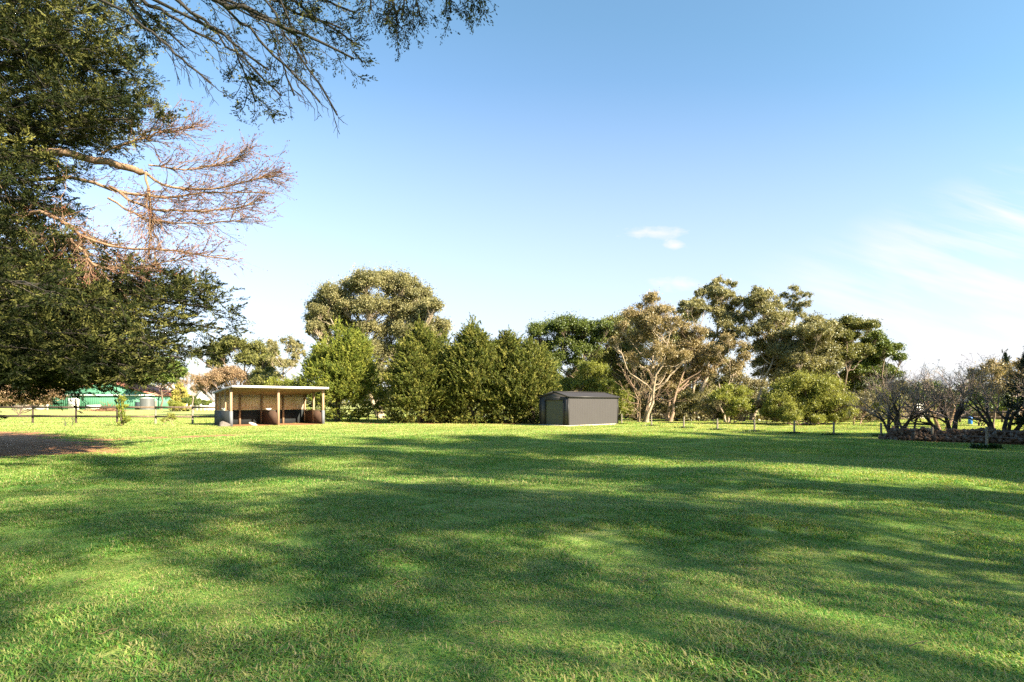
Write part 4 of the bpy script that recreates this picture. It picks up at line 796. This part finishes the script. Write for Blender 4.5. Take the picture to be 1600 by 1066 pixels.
def wall(a0, b0, a1, b1, z0, z1, nm, mat, z1b=None, ribs=0, th=.03):
    p, q = sh(a0, b0, z0), sh(a1, b1, z0); d = q - p; n_ = np.array([-d[1], d[0], 0]); n_ /= np.linalg.norm(n_)
    z1b = z1 if z1b is None else z1b; m_ = MB(); m_.slab([p, q, [q[0], q[1], z1b], [p[0], p[1], z1]], n_ * th)
    if ribs:
        L_ = np.linalg.norm(d)
        for i in range(ribs):
            t = (i + .5) / ribs; c_ = p + d * t; zz = z1 + (z1b - z1) * t
            for s_ in (-1, 1):
                cc = c_ + n_ * (th / 2 + s_ * (th / 2 + .008)); m_.box([cc[0], cc[1], (z0 + zz) / 2], (.05, .012, zz - z0 - .02), math.atan2(d[1], d[0]))
    return m_.build(nm, MT[mat], root)
wall(0, DP, LL, DP, 1.16, hz(DP), 'wall_panel', 'cream', ribs=30)
wall(0, DP + .002, LL, DP + .002, -.05, 1.155, 'kick_board', 'kick')
wall(-.06, 0.1, -.06, DP, -.05, 1.10, 'kick_board', 'kick')
wall(LL + .03, 0.1, LL + .03, DP - .1, -.05, 1.08, 'kick_board', 'brownply')
wall(3.44, 0.1, 3.44, DP - .16, -.05, 1.09, 'divider', 'brownply')
for (a0, b0, a1, b1, z_) in ((0, .1, 0, DP, 1.13), (LL, .1, LL, DP, 1.12), (3.44, .1, 3.44, DP, 1.13), (0, DP - .04, LL, DP - .04, hz(DP) - .1)):
    m_ = MB(); m_.beam(sh(a0, b0, z_), sh(a1, b1, z_), .09, .05); m_.build('rail', MT['greytimber'], root)
def small(name, label, cat, loc, parts):
    r = thing(name, label, cat, loc)
    for nm, mb_, mt in parts: mb_.build(nm, MT[mt], r)
    return r
def bowl(c, r_, h_, n=12):
    m_ = MB(); th = np.arange(n) * 2 * np.pi / n; P = []
    for rr_, zz in ((r_ * .6, 0), (r_, h_), (r_ * .9, h_), (r_ * .5, .03)): P += [[c[0] + rr_ * math.cos(t), c[1] + rr_ * math.sin(t), c[2] + zz] for t in th]
    m_.add(P, [[k_ * n + i, k_ * n + (i + 1) % n, (k_ + 1) * n + (i + 1) % n, (k_ + 1) * n + i] for k_ in range(3) for i in range(n)]); m_.poly(P[-n:]); return m_
c_ = sh(-.02, 1.6, 1.155); h_ = MB(); h_.tube([c_ + [0, 0, .16], c_ + [.1, 0, .26], c_ + [.2, 0, .16]], .008, 4); small('feed_bucket', 'small white feed bucket on the left side rail of the shelter', 'bucket', c_, [('bucket_body', bowl(c_, .13, .17), 'white'), ('handle', h_, 'wire')])
c_ = sh(3.44, 2.0, 1.155); h_ = MB(); h_.tube([c_ + [0, 0, .14], c_ + [.1, 0, .24], c_ + [.2, 0, .14]], .008, 4); small('feed_tub', 'shallow white feed tub on the middle divider of the shelter', 'tub', c_, [('tub_body', bowl(c_, .24, .12), 'white'), ('handle', h_, 'wire')])
def stone_mesh(seed, sub=2, sq=(1, 1, .7)):
    import bmesh
    bm = bmesh.new(); bmesh.ops.create_icosphere(bm, subdivisions=sub, radius=1.0); rs = random.Random(seed); off = Vector((rs.uniform(0, 90), 3, 7))
    for v_ in bm.verts:
        n_ = 1 + .38 * mnoise.noise(v_.co * 1.1 + off) + .16 * mnoise.noise(v_.co * 2.6 + off); v_.co = Vector((v_.co.x * n_ * sq[0], v_.co.y * n_ * sq[1], v_.co.z * n_ * sq[2]))
    me = bpy.data.meshes.new('stone'); bm.to_mesh(me); bm.free(); return me
me = stone_mesh(3, 3, (.42, .34, .26)); me.materials.append(MT['stonegrey']); o = bpy.data.objects.new('boulder', me); COL.objects.link(o)
p_ = sh(-.55, -.12, .08); o.location = p_; tag(o, 'low grey boulder at the foot of the shelter left front post', 'boulder')
me = stone_mesh(8, 2, (.30, .16, .12)); me.materials.append(MT['concrete']); o = bpy.data.objects.new('broken_block', me); COL.objects.link(o); o.location = sh(1.9, 1.0, .10); o.rotation_euler = (0, .3, .4); tag(o, 'pale broken block lying on the shelter floor in the left bay', 'block')

# ------------------------------------------------------------------ grey steel shed
GA = R(43); GU = np.array([math.cos(GA), math.sin(GA)]); GV = np.array([-math.sin(GA), math.cos(GA)])
y0_ = 41.6; GO = np.array([(888 - 800) * y0_ / F, y0_]); GL, GW, GH, GP = 6.0, 2.9, 2.17, 2.52
def gs(a, b, z): p = GO + GU * a + GV * b; return np.array([p[0], p[1], z])
root = thing('garden_shed', 'charcoal grey steel shed with gabled roof and a roller door', 'shed', gs(GL / 2, GW / 2, 0))
m_ = MB(); m_.slab([gs(-.06, -.06, -.1), gs(GL + .06, -.06, -.1), gs(GL + .06, GW + .06, -.1), gs(-.06, GW + .06, -.1)], (0, 0, .16)); m_.build('concrete_slab', MT['concrete'], root)
m_ = MB(); nv = -np.append(GV, 0); nu = -np.append(GU, 0)
ribbed(m_, gs(0, 0, .06), np.append(GU * GL, 0), (0, 0, GH - .06), 30, .018, nv); ribbed(m_, gs(0, GW, .06), np.append(GU * GL, 0), (0, 0, GH - .06), 30, .018, -nv)
ribbed(m_, gs(GL, 0, .06), np.append(GV * GW, 0), (0, 0, GH - .06), 15, .018, -nu); m_.poly([gs(GL, 0, GH), gs(GL, GW, GH), gs(GL, GW / 2, GP)])
m_.build('wall', MT['charcoal'], root)
m_ = MB(); dw0, dw1, dh = .45, 2.38, 1.92
for (b0, b1, z0, z1) in ((0, dw0, .06, GH), (dw1, GW, .06, GH), (dw0, dw1, dh, GH)): m_.slab([gs(0, b0, z0), gs(0, b1, z0), gs(0, b1, z1), gs(0, b0, z1)], np.append(GU * .03, 0))
m_.slab([gs(0, 0, GH), gs(0, GW, GH), gs(0, GW / 2, GP)], np.append(GU * .03, 0)); m_.build('gable_wall', MT['charcoal'], root)
m_ = MB(); nsl = 24
for i in range(nsl):
    z0 = .06 + (dh - .06) * i / nsl; z1 = .06 + (dh - .06) * (i + 1) / nsl; zm = (z0 + z1) / 2
    m_.add([gs(.07, dw0, z0), gs(.07, dw1, z0), gs(.05, dw1, zm), gs(.05, dw0, zm), gs(.07, dw1, z1), gs(.07, dw0, z1)], [[0, 3, 2, 1], [3, 5, 4, 2]])
dr_ = m_.build('roller_door', MT['door'], root)
for b_ in (dw0 + .02, dw1 - .02): m_ = MB(); m_.box(gs(-.012, b_, dh / 2 + .03), (.06, .06, dh - .05), GA); m_.build('door_guide', MT['charcoal_trim'], root)
m_ = MB(); m_.beam(gs(-.012, dw0 - .02, dh + .02), gs(-.012, dw1 + .02, dh + .02), .05, .07); m_.build('door_lintel', MT['charcoal_trim'], root)
for (a_, b_) in ((0, 0), (0, GW), (GL, 0), (GL, GW)):
    m_ = MB(); sa = -1 if a_ == 0 else 1; sb = -1 if b_ == 0 else 1; m_.box(gs(a_ + sa * -.03, b_ + sb * .024, GH / 2 + .03), (.10, .012, GH - .07), GA); m_.box(gs(a_ + sa * .024, b_ - sb * .03, GH / 2 + .03), (.012, .10, GH - .07), GA); m_.build('corner_trim', MT['charcoal_trim'], root)
m_ = MB(); ov = .06
for b0, s_ in ((-.08, 1), (GW + .08, -1)):
    zE = GH - (GP - GH) * .08 / (GW / 2) + .03; o_ = gs(-ov, b0, zE); e2 = gs(-ov, GW / 2, GP + .03) - o_
    ribbed(m_, o_, np.append(GU * (GL + 2 * ov), 0), e2, 30, .02, (0, 0, 1))
m_.build('roof', MT['charcoal'], root)
m_ = MB(); m_.beam(gs(-ov, GW / 2, GP + .062), gs(GL + ov, GW / 2, GP + .062), .22, .03); m_.build('ridge_cap', MT['charcoal'], root)
for b_ in (-.11, GW + .11): m_ = MB(); m_.beam(gs(-ov, b_, GH - .01), gs(GL + ov, b_, GH - .01), .08, .09); m_.build('gutter', MT['charcoal_trim'], root)
for a_ in (-ov - .012, GL + ov + .012):
    for b_ in (-.08, GW + .08): m_ = MB(); m_.beam(gs(a_, b_, GH + .0), gs(a_, GW / 2, GP + .03), .02, .11); m_.build('barge_board', MT['charcoal_trim'], root)

# ------------------------------------------------------------------ fences
f = thing('paddock_fence', 'two rail dark timber paddock fence running from the left edge to the shelter', 'fence', spot(120, 630, 48) * [1, 1, 0])
fp = [(-90, 48), (-20, 48.2), (51, 48.0), (119, 47.6), (183, 47.2), (243, 46.8), (301, 46.4), (352, 46.2)]
P = [np.array([(a - 800) * d / F, d]) for a, d in fp]
for i, p in enumerate(P):
    m_ = MB(); tall = 2.05 if i == 3 else (1.85 if i == 5 else 1.50); m_.tube([[p[0], p[1], -.1], [p[0] + .02 * (i % 3 - 1), p[1], tall]], [.085, .07], 8); m_.poly([[p[0] + .07 * math.cos(t), p[1] + .07 * math.sin(t), tall] for t in np.arange(8) * .785]); m_.build('post', MT['darktimber' if i in (2, 3, 4, 0, 1) else 'greytimber'], f)
for i in range(len(P) - 1):
    for z_ in (1.36, .60):
        m_ = MB(); a_, b_ = P[i], P[i + 1]; m_.beam([a_[0], a_[1] - .10, z_], [b_[0], b_[1] - .10, z_ - .01], .04, .16); m_.build('rail', MT['darktimber' if i < 4 else 'bark'], f)
f = thing('stock_fence', 'low post and wire stock fence behind the cypress row', 'fence', (-6, 51, 0))
for px in (520, 560, 576, 590, 612, 648, 683, 720, 757, 795, 835):
    yy = 56.05; x_ = (px - 800) * yy / F; m_ = MB(); m_.tube([[x_, yy, -.1], [x_, yy, 1.25]], [.06, .055], 6); m_.build('post', MT['greytimber' if px in (576, 590) else 'darktimber'], f)
for z_ in (.4, .75, 1.1): m_ = MB(); m_.beam([(500 - 800) * 56 / F, 56, z_], [(850 - 800) * 56 / F, 56, z_], .03, .10 if z_ > 1 else .02); m_.build('rail' if z_ > 1 else 'wire', MT['darktimber' if z_ > 1 else 'wire'], f)
f = thing('mesh_fence', 'brown wire mesh fence running behind the gum trunks', 'fence', (14, 58, 0))
for i in range(14):
    x_ = 11 + i * 2.6; m_ = MB(); m_.tube([[x_, 58, -.1], [x_, 58, 1.3]], .05, 6); m_.build('post', MT['darktimber'], f)
m_ = MB()
for z_ in np.arange(.1, 1.25, .11): m_.beam([11, 58.06, z_], [44.8, 58.06, z_], .012, .014)
for x_ in np.arange(11, 44.8, .22): m_.beam([x_, 58.07, .05], [x_, 58.07, 1.22], .012, .012)
m_.build('mesh_panel', MT['twig'], f)
f = thing('electric_fence', 'line of short grey posts with thin wires along the right of the lawn', 'fence', (15, 34, 0))
posts = [(971, 45.5, .8), (1018, 42, .78), (1068, 38.8, .80), (1121, 36, .74), (1179, 34.2, .74), (1241, 32.5, .75), (1302.5, 31.1, .72), (1377, 29, .70), (1457, 26.0, .66), (1542, 24.6, .78), (1640, 23, .8)]
Q = []
for i, (px, yy, h_) in enumerate(posts):
    x_ = (px - 800) * yy / F; z0 = float(hgt(x_, yy)); Q.append((x_, yy, z0)); r_ = random.Random(i); m_ = MB(); t_ = [x_ + r_.uniform(-.03, .03), yy, z0 + h_]; m_.tube([[x_, yy, z0 - .15], t_], [.058, .050], 9); m_.poly([[t_[0] + .05 * math.cos(t), t_[1] + .05 * math.sin(t), t_[2]] for t in np.arange(9) * .698]); m_.build('post', MT['greytimber'], f)
for z_ in (.35, .62):
    m_ = MB()
    for a_, b_ in zip(Q[:-1], Q[1:]): m_.tube([[a_[0], a_[1] - .06, a_[2] + z_], [(a_[0] + b_[0]) / 2, (a_[1] + b_[1]) / 2 - .06, (a_[2] + b_[2]) / 2 + z_ - .02], [b_[0], b_[1] - .06, b_[2] + z_]], .0035, 4)
    m_.build('wire', MT['wire'], f)
# weeds at the post feet
names = ['beside the grey shed', 'second from the shed', 'third from the shed', 'fourth from the shed', 'before the small pink tree', 'left of the tea tree', 'before the tea tree', 'left of the bare trees']
for i, q in enumerate(Q[:8]):
    r_ = np.random.default_rng(300 + i); m_ = MB(); n_ = 260; th = r_.uniform(0, 6.28, n_); rr_ = np.abs(r_.normal(0, .28, n_)); d_ = np.stack([np.cos(th) * .6, np.sin(th) * .6, np.ones(n_)], 1); d_ = unit(d_)
    c_ = np.stack([q[0] + rr_ * np.cos(th) * 1.5, q[1] + rr_ * np.sin(th), np.full(n_, q[2] + .05)], 1); m_.leaves(c_, d_, unit(np.cross(d_, r_.normal(0, 1, (n_, 3)))), .18, .03, r_.uniform(0, 1, n_))
    o = m_.build('weed_tuft', MT['weed'] if i > 0 else MT['brightleaf']); tag(o, 'dark weed tuft at the foot of the fence post ' + names[i], 'weed', 'weed tufts at the fence posts')
r_ = np.random.default_rng(55); root = thing('leafy_weed', 'dark broad leaved weed clump in front of the stone heap', 'weed', (19.0, 22.9, float(hgt(19, 22.9))))
m_ = MB()
for (ox, oy, s_) in ((-.35, 0, 1), (.05, .1, .8), (.35, -.05, .9), (.6, .05, .7), (-.1, -.15, .7)):
    n_ = 70; th = r_.uniform(0, 6.28, n_); el = r_.uniform(.1, 1.2, n_); d_ = np.stack([np.cos(th) * np.cos(el), np.sin(th) * np.cos(el), np.sin(el)], 1); c_ = np.array([19.0 + ox, 22.9 + oy, float(hgt(19, 22.9)) + .03]) + d_ * (.05 + .14 * s_ * r_.uniform(.3, 1, n_))[:, None]
    m_.leaves(c_, d_, unit(np.cross(d_, r_.normal(0, 1, (n_, 3)))), .19 * s_, .085 * s_, r_.uniform(0, 1, n_))
m_.build('foliage', MT['weed'], root)

# ------------------------------------------------------------------ stone heap
sm = []
for i in range(10): me = stone_mesh(20 + i, 2 if i < 6 else 1, (1, .8, .62)); me.materials.append(MT['stone' if i % 3 else 'stonegrey']); sm.append(me)
r_ = np.random.default_rng(8)
A = np.array([17.9, 27.3]); Bp = np.array([24.0, 24.0]); ax = (Bp - A) / np.linalg.norm(Bp - A); pn = np.array([ax[1], -ax[0]]); LH = np.linalg.norm(Bp - A)   # pn points to the camera
core = MB(); ns_ = 40
prof = lambda t: .44 * np.minimum(1, np.minimum((t + .15) / .5, (LH + .4 - t) / .5)) * (1 + .10 * np.sin(t * 2.1) + .06 * np.sin(t * 5.3))
G = []
for i in range(ns_ + 1):
    t = LH * i / ns_; h_ = max(.02, float(prof(t)) - .08)
    for s_, zz in ((-.75, -.1), (-.45, h_ * .8), (0, h_), (.40, h_ * .85), (.60, -.1)): p = A + ax * t + pn * s_; G.append([p[0], p[1], zz])
core.add(G, [[i * 5 + j, i * 5 + j + 1, (i + 1) * 5 + j + 1, (i + 1) * 5 + j] for i in range(ns_) for j in range(4)])
cand = []
for _ in range(900):
    t = r_.uniform(-.2, LH); h_ = max(.03, float(prof(t))); f_ = r_.uniform(0, 1)
    if f_ < .62: z_ = r_.uniform(.0, h_); s_ = .68 - .28 * (z_ / max(h_, .01)) + r_.normal(0, .03)
    else: s_ = r_.uniform(-.5, .42); z_ = h_ + r_.normal(-.02, .03)
    cand.append((t, s_, z_, r_.uniform(.055, .125)))
front = cand[:300]; rest = cand[300:]
def stone_label(t, s_, z_):
    side = 'left part' if t < LH * .33 else ('middle' if t < LH * .66 else 'right part'); return 'rough brown stone in the %s of the long low heap' % side, 'stones in the %s of the heap' % side
for t, s_, z_, rr_ in front:
    me = sm[r_.integers(10)]; o = bpy.data.objects.new('stone', me); COL.objects.link(o); p = A + ax * t + pn * s_
    o.location = (p[0], p[1], max(z_, .02)); o.scale = (rr_ * r_.uniform(.9, 1.3),) * 3; o.rotation_euler = tuple(r_.uniform(0, 6.28, 3)); lb, gp = stone_label(t, s_, z_); tag(o, lb, 'stone', gp)
for t, s_, z_, rr_ in rest:
    me = sm[r_.integers(6, 10)]; co = np.empty(len(me.vertices) * 3, np.float32); me.vertices.foreach_get('co', co); co = co.reshape(-1, 3) * rr_ * 1.1
    an = r_.uniform(0, 6.28); co = np.stack([co[:, 0] * math.cos(an) - co[:, 1] * math.sin(an), co[:, 0] * math.sin(an) + co[:, 1] * math.cos(an), co[:, 2]], 1); p = A + ax * t + pn * s_
    core.add(co + np.array([p[0], p[1], max(z_, .0)]), None, [list(q.vertices) for q in me.polygons])
tag(core.build('stone_heap', MT['stone']), 'small rubble filling the long low stone heap', 'rubble', kind='stuff')

# ------------------------------------------------------------------ far buildings, left
def prism(mb, c, wx, dy, z0, z1, ang=0): mb.box([c[0], c[1], (z0 + z1) / 2], (wx, dy, z1 - z0), ang)
YB = 150.
def bp(px, py, y=YB): return spot(px, py, y)
zg = 0.
root = thing('barn', 'long green clad barn with red edged gable behind the paddock', 'barn', (bp(160, 630)[0], YB + 6, 0))
xl, xr = bp(74, 0)[0], bp(243, 0)[0]; ze = bp(0, 618)[2]; za = bp(0, 596)[2]; xa = bp(163, 0)[0]
m_ = MB(); m_.slab([[xl, YB, 0], [xr, YB, 0], [xr, YB, ze], [xa, YB, za], [xl, YB, ze]], (0, 14, 0))
n_ = 60
for i in range(n_): x_ = xl + (xr - xl) * (i + .5) / n_; m_.box([x_, YB - .03, ze / 2], (.12, .05, ze - .1))
m_.build('wall', MT['greenwall'], root)
for s_, xe in ((-1, xl - .5), (1, xr + .5)):
    zz = ze - .12; m_ = MB(); m_.slab([[xe, YB - .5, zz], [xa, YB - .5, za + .1], [xa, YB - .5, za + .3], [xe, YB - .5, zz + .2]], (0, 15, 0)); m_.build('roof', MT['redtrim'], root)
m_ = MB(); m_.beam([xl - .3, YB - .3, ze + .05], [xr + .3, YB - .3, ze + .05], .4, .28); m_.build('gutter', MT['white'], root)
for (a0, a1, t_) in ((107, 124, 622), (72, 76, 620), (134, 158, 633)):
    m_ = MB(); x0_, x1_ = bp(a0, 0)[0], bp(a1, 0)[0]; m_.box([(x0_ + x1_) / 2, YB - .12, bp(0, t_)[2] / 2], (x1_ - x0_, .1, bp(0, t_)[2])); m_.build('door', MT['white'], root)
m_ = MB(); x0_, x1_ = bp(212, 0)[0], bp(219, 0)[0]; m_.box([(x0_ + x1_) / 2, YB - .1, 1.0], (x1_ - x0_, .1, 2.0)); m_.build('window', MT['glass'], root)
root = thing('water_tank', 'round corrugated grey water tank against the green barn', 'tank', (bp(230, 0, 146)[0], 146, 0))
m_ = MB(); x_ = bp(230, 0, 146)[0]; rt = 10 * 146 / F; ht = bp(0, 622.5, 146)[2]; zz = np.linspace(0, ht, 33); m_.tube(np.stack([np.full(33, x_), np.full(33, 146.), zz], 1), rt * (1 + .012 * (np.arange(33) % 2)), 28); m_.build('tank_wall', MT['tank'], root, True)
m_ = MB(); th = np.arange(28) * 2 * np.pi / 28; m_.add([[x_ + rt * 1.02 * math.cos(t), 146 + rt * 1.02 * math.sin(t), ht] for t in th] + [[x_, 146, ht + .35]], None, [[i, (i + 1) % 28, 28] for i in range(28)]); m_.build('tank_lid', MT['roofsheet'], root)
def house(name, label, px0, px1, py_e, py_r, yy, dp, wallm, roofm, gable=None, wins=()):
    x0_, x1_ = bp(px0, 0, yy)[0], bp(px1, 0, yy)[0]; ze_ = bp(0, py_e, yy)[2]; zr_ = bp(0, py_r, yy)[2]; xm = (x0_ + x1_) / 2
    r = thing(name, label, 'house', (xm, yy + dp / 2, 0)); m_ = MB()
    if gable: m_.slab([[x0_ + .4, yy, 0], [x1_ - .4, yy, 0], [x1_ - .4, yy, ze_], [xm, yy, zr_ - .2], [x0_ + .4, yy, ze_]], (0, dp, 0))
    else: prism(m_, (xm, yy + dp / 2), x1_ - x0_ - .8, dp, 0, ze_)
    m_.build('wall', MT[wallm], r); m_ = MB()
    if gable:
        for xe in (x0_, x1_): m_.slab([[xe, yy - .4, ze_ - .1], [xm, yy - .4, zr_], [xm, yy - .4, zr_ + .25], [xe, yy - .4, ze_ + .15]], (0, dp + .8, 0))
    else:
        q = [[x0_, yy - .5, ze_], [x1_, yy - .5, ze_], [x1_, yy + dp + .5, ze_], [x0_, yy + dp + .5, ze_], [x0_ + 3, yy + dp / 2, zr_], [x1_ - 3, yy + dp / 2, zr_]]
        m_.add(q, [[0, 1, 5, 4], [2, 3, 4, 5], [0, 3, 2, 1]], [[1, 2, 5], [3, 0, 4]])
    m_.build('roof', MT[roofm], r)
    for (a0, a1, b0, b1) in wins:
        wx0, wx1 = bp(a0, 0, yy)[0], bp(a1, 0, yy)[0]; wz0, wz1 = bp(0, b1, yy)[2], bp(0, b0, yy)[2]
        m_ = MB(); m_.box([(wx0 + wx1) / 2, yy - .03, (wz0 + wz1) / 2], (wx1 - wx0, .1, wz1 - wz0)); w_ = m_.build('window', MT['white'], r)
        m_ = MB(); m_.box([(wx0 + wx1) / 2, yy - .09, (wz0 + wz1) / 2], ((wx1 - wx0) * .8, .06, (wz1 - wz0) * .8)); m_.build('pane', MT['glass'], w_)
    return r
hs = house('house', 'pink tiled roof house partly behind the green barn', 205, 276, 621, 601, 160, 14, 'white', 'tile', wins=((247, 251, 625, 633), (256, 261, 624, 634)))
m_ = MB(); gx0, gx1 = bp(254, 0, 158)[0], bp(273, 0, 158)[0]; m_.slab([[gx0, 158, bp(0, 609, 158)[2]], [gx1, 158, bp(0, 609, 158)[2]], [(gx0 + gx1) / 2, 158, bp(0, 600.5, 158)[2]]], (0, 6, 0)); m_.build('gable', MT['white'], hs)
m_ = MB()
for xe, zx in ((gx0 - .4, 610), (gx1 + .4, 610)): m_.slab([[xe, 157.6, bp(0, zx, 158)[2]], [(gx0 + gx1) / 2, 157.6, bp(0, 600, 158)[2]], [(gx0 + gx1) / 2, 157.6, bp(0, 599, 158)[2]], [xe, 157.6, bp(0, zx - 1, 158)[2]]], (0, 7, 0))
m_.build('gable_roof', MT['tile'], hs)
house('house', 'white gabled house right of the golden cone conifer', 300, 335, 626, 607, 140, 12, 'white', 'greypaint', gable=True)
root = thing('white_fence', 'low white rail fence before the gabled house', 'fence', (bp(325, 0, 125)[0], 125, 0))
for px in range(308, 345, 6): m_ = MB(); x_ = bp(px, 0, 125)[0]; m_.box([x_, 125, .7], (.12, .12, 1.5)); m_.build('post', MT['white'], root)
for z_ in (1.3, .8): m_ = MB(); m_.beam([bp(306, 0, 125)[0], 124.9, z_], [bp(346, 0, 125)[0], 124.9, z_], .05, .18); m_.build('rail', MT['white'], root)
# brush heap on the paddock
r_ = np.random.default_rng(91); hp = spot(168, 641, 118) * [1, 1, 0]; root = thing('brush_heap', 'low heap of brown brushwood on the paddock before the barn', 'heap', hp)
m_ = MB()
for i in range(420): c_ = hp + np.array([r_.normal(0, 1.5), r_.normal(0, .8), 0]); c_[2] = abs(r_.normal(0, .35)) * max(.2, 1.3 - abs(c_[0] - hp[0]) / 2.5); d_ = unit(r_.normal(0, 1, 3) * [1, 1, .4]); m_.tube([c_, c_ + d_ * r_.uniform(.6, 1.6)], [.05, .03], 4)
m_.build('brushwood', MT['soil'], root)
for i, (px, w_, lbl) in enumerate(((35, 26, 'stack of weathered timber sheets beyond the fence at far left'), (62, 12, 'small heap of grey boards left of the green barn'))):
    root = thing('timber_stack', lbl, 'stack', spot(px, 640, 135) * [1, 1, 0]); c_ = spot(px, 640, 135)
    for j in range(5): m_ = MB(); m_.box([c_[0] + r_.uniform(-.4, .4), 135 + r_.uniform(-.3, .3), .12 + .26 * j], (w_ * .12, 1.6, .2), r_.uniform(-.04, .04)); m_.build('board', MT['concrete' if j % 2 else 'greytimber'], root)
# ------------------------------------------------------------------ beyond the stone heap, right
root = thing('garden_arch', 'white lattice garden arch seen between the bare trees', 'arch', spot(1436, 650, 60) * [1, 1, 0])
x0_, x1_ = spot(1428, 0, 60)[0], spot(1443, 0, 60)[0]; zt = spot(0, 643, 60)[2]
for x_ in (x0_, x1_): m_ = MB(); m_.box([x_, 60, spot(0, 646, 60)[2] / 2 + .3], (.12, .12, 1.9)); m_.build('post', MT['white'], root)
m_ = MB(); m_.box([(x0_ + x1_) / 2, 60, 1.55], (x1_ - x0_ + .3, .3, .12)); m_.build('beam', MT['white'], root)
m_ = MB()
for k_ in range(5): m_.beam([x0_, 59.9, .2 + .27 * k_], [x1_, 59.9, .2 + .27 * k_], .03, .05); m_.beam([x0_ + (x1_ - x0_) * k_ / 4, 59.87, .1], [x0_ + (x1_ - x0_) * k_ / 4, 59.87, 1.5], .05, .03)
m_.build('lattice', MT['white'], root)
c_ = spot(1516, 662, 46); root = thing('barrel', 'blue plastic barrel beyond the bare trees', 'barrel', (c_[0], 46, 0))
m_ = MB(); m_.tube([[c_[0], 46, z_] for z_ in (0, .02, .2, .23, .26, .4, .43, .46, .64, .66)], [.14, .15, .15, .16, .15, .15, .16, .15, .15, .13], 16); m_.build('barrel_body', MT['blue'], root, True)
m_ = MB(); m_.tube([[c_[0], 46, .65], [c_[0], 46, .70]], [.14, .13], 16); m_.poly([[c_[0] + .13 * math.cos(t), 46 + .13 * math.sin(t), .70] for t in np.arange(16) * .3927]); m_.build('lid', MT['white'], root)
house('house', 'brick house seen low through the twigs at the right edge', 1560, 1680, 628, 612, 58, 9, 'brick', 'tile', wins=((1585, 1592, 640, 650), (1610, 1622, 640, 650)))
root = thing('rail_fence', 'brown garden rail fence beyond the stone heap', 'fence', spot(1540, 650, 50) * [1, 1, 0])
for px in (1395, 1425, 1452, 1500, 1532, 1566, 1600): x_ = spot(px, 0, 50)[0]; m_ = MB(); m_.box([x_, 50, .5], (.12, .12, 1.2)); m_.build('post', MT['darktimber'], root)
for z_ in (.95, .5): m_ = MB(); m_.beam([spot(1385, 0, 50)[0], 49.92, z_], [spot(1610, 0, 50)[0], 49.92, z_], .04, .10); m_.build('rail', MT['darktimber'], root)
# fallen twigs and pale leaves on the near grass
r_ = np.random.default_rng(44)
for i, (px, py, l_) in enumerate([(605, 860, .22), (955, 860, .12), (1000, 905, .14), (1385, 965, .18), (1435, 1015, .16), (625, 905, .15), (780, 968, .14), (440, 845, .2), (1180, 880, .12), (130, 895, .15), (170, 975, .13)]):
    yy = EYE * F / (py - HOR); x_ = (px - 800) * yy / F; z0 = float(hgt(x_, yy)) + .045; an = r_.uniform(0, 3.14); m_ = MB(); c_ = np.array([x_, yy, z0]); d_ = np.array([math.cos(an), math.sin(an), r_.uniform(-.1, .25)])
    m_.tube(curve(c_ - d_ * l_ / 2, c_ + d_ * l_ / 2, wob=.08, n=6, rng=r_), np.linspace(.004, .002, 6), 5); q = c_ + d_ * l_ * .1; m_.tube([q, q + np.array([d_[1], -d_[0], .2]) * l_ * .3], [.0025, .0015], 4)
    where = ['left of the middle', 'near the middle', 'just right of the middle', 'at lower right', 'in the bottom right', 'below the left middle', 'in the bottom centre', 'at mid left', 'on the right of the mound', 'at far left', 'in the bottom left'][i]
    tag(m_.build('fallen_twig', MT['deadwood'], smooth=True), 'pale dry twig lying on the grass ' + where, 'twig', 'dry twigs on the grass')

# fallen leaves lying on the lawn and thick under the old cypress
r_ = np.random.default_rng(66); n_ = 5200; y_ = np.sqrt(r_.uniform(9, 30 ** 2, n_)); x_ = r_.uniform(-1, 1, n_) * (y_ * .95 + .5)
w_ = .16 + 1.5 * np.clip(1.4 - np.hypot(x_ + 17, y_ - 20) / 9, 0, 1); k_ = r_.uniform(0, 1, n_) < w_; x_, y_ = x_[k_], y_[k_]; n_ = len(x_)
th = r_.uniform(0, 6.28, n_); d_ = unit(np.stack([np.cos(th), np.sin(th), r_.normal(0, .25, n_)], 1)); m_ = MB()
m_.leaves(np.stack([x_, y_, hgt(x_, y_) + r_.uniform(.015, .05, n_)], 1), d_, unit(np.cross(d_, np.stack([r_.normal(0, .3, n_), r_.normal(0, .3, n_), np.ones(n_)], 1))), r_.uniform(.03, .075, n_), r_.uniform(.010, .022, n_), r_.uniform(0, 1, n_))
tag(m_.build('leaf_litter', MT['pinkleaf']), 'fallen dry leaves scattered over the grass and bare soil', 'leaves', kind='stuff')
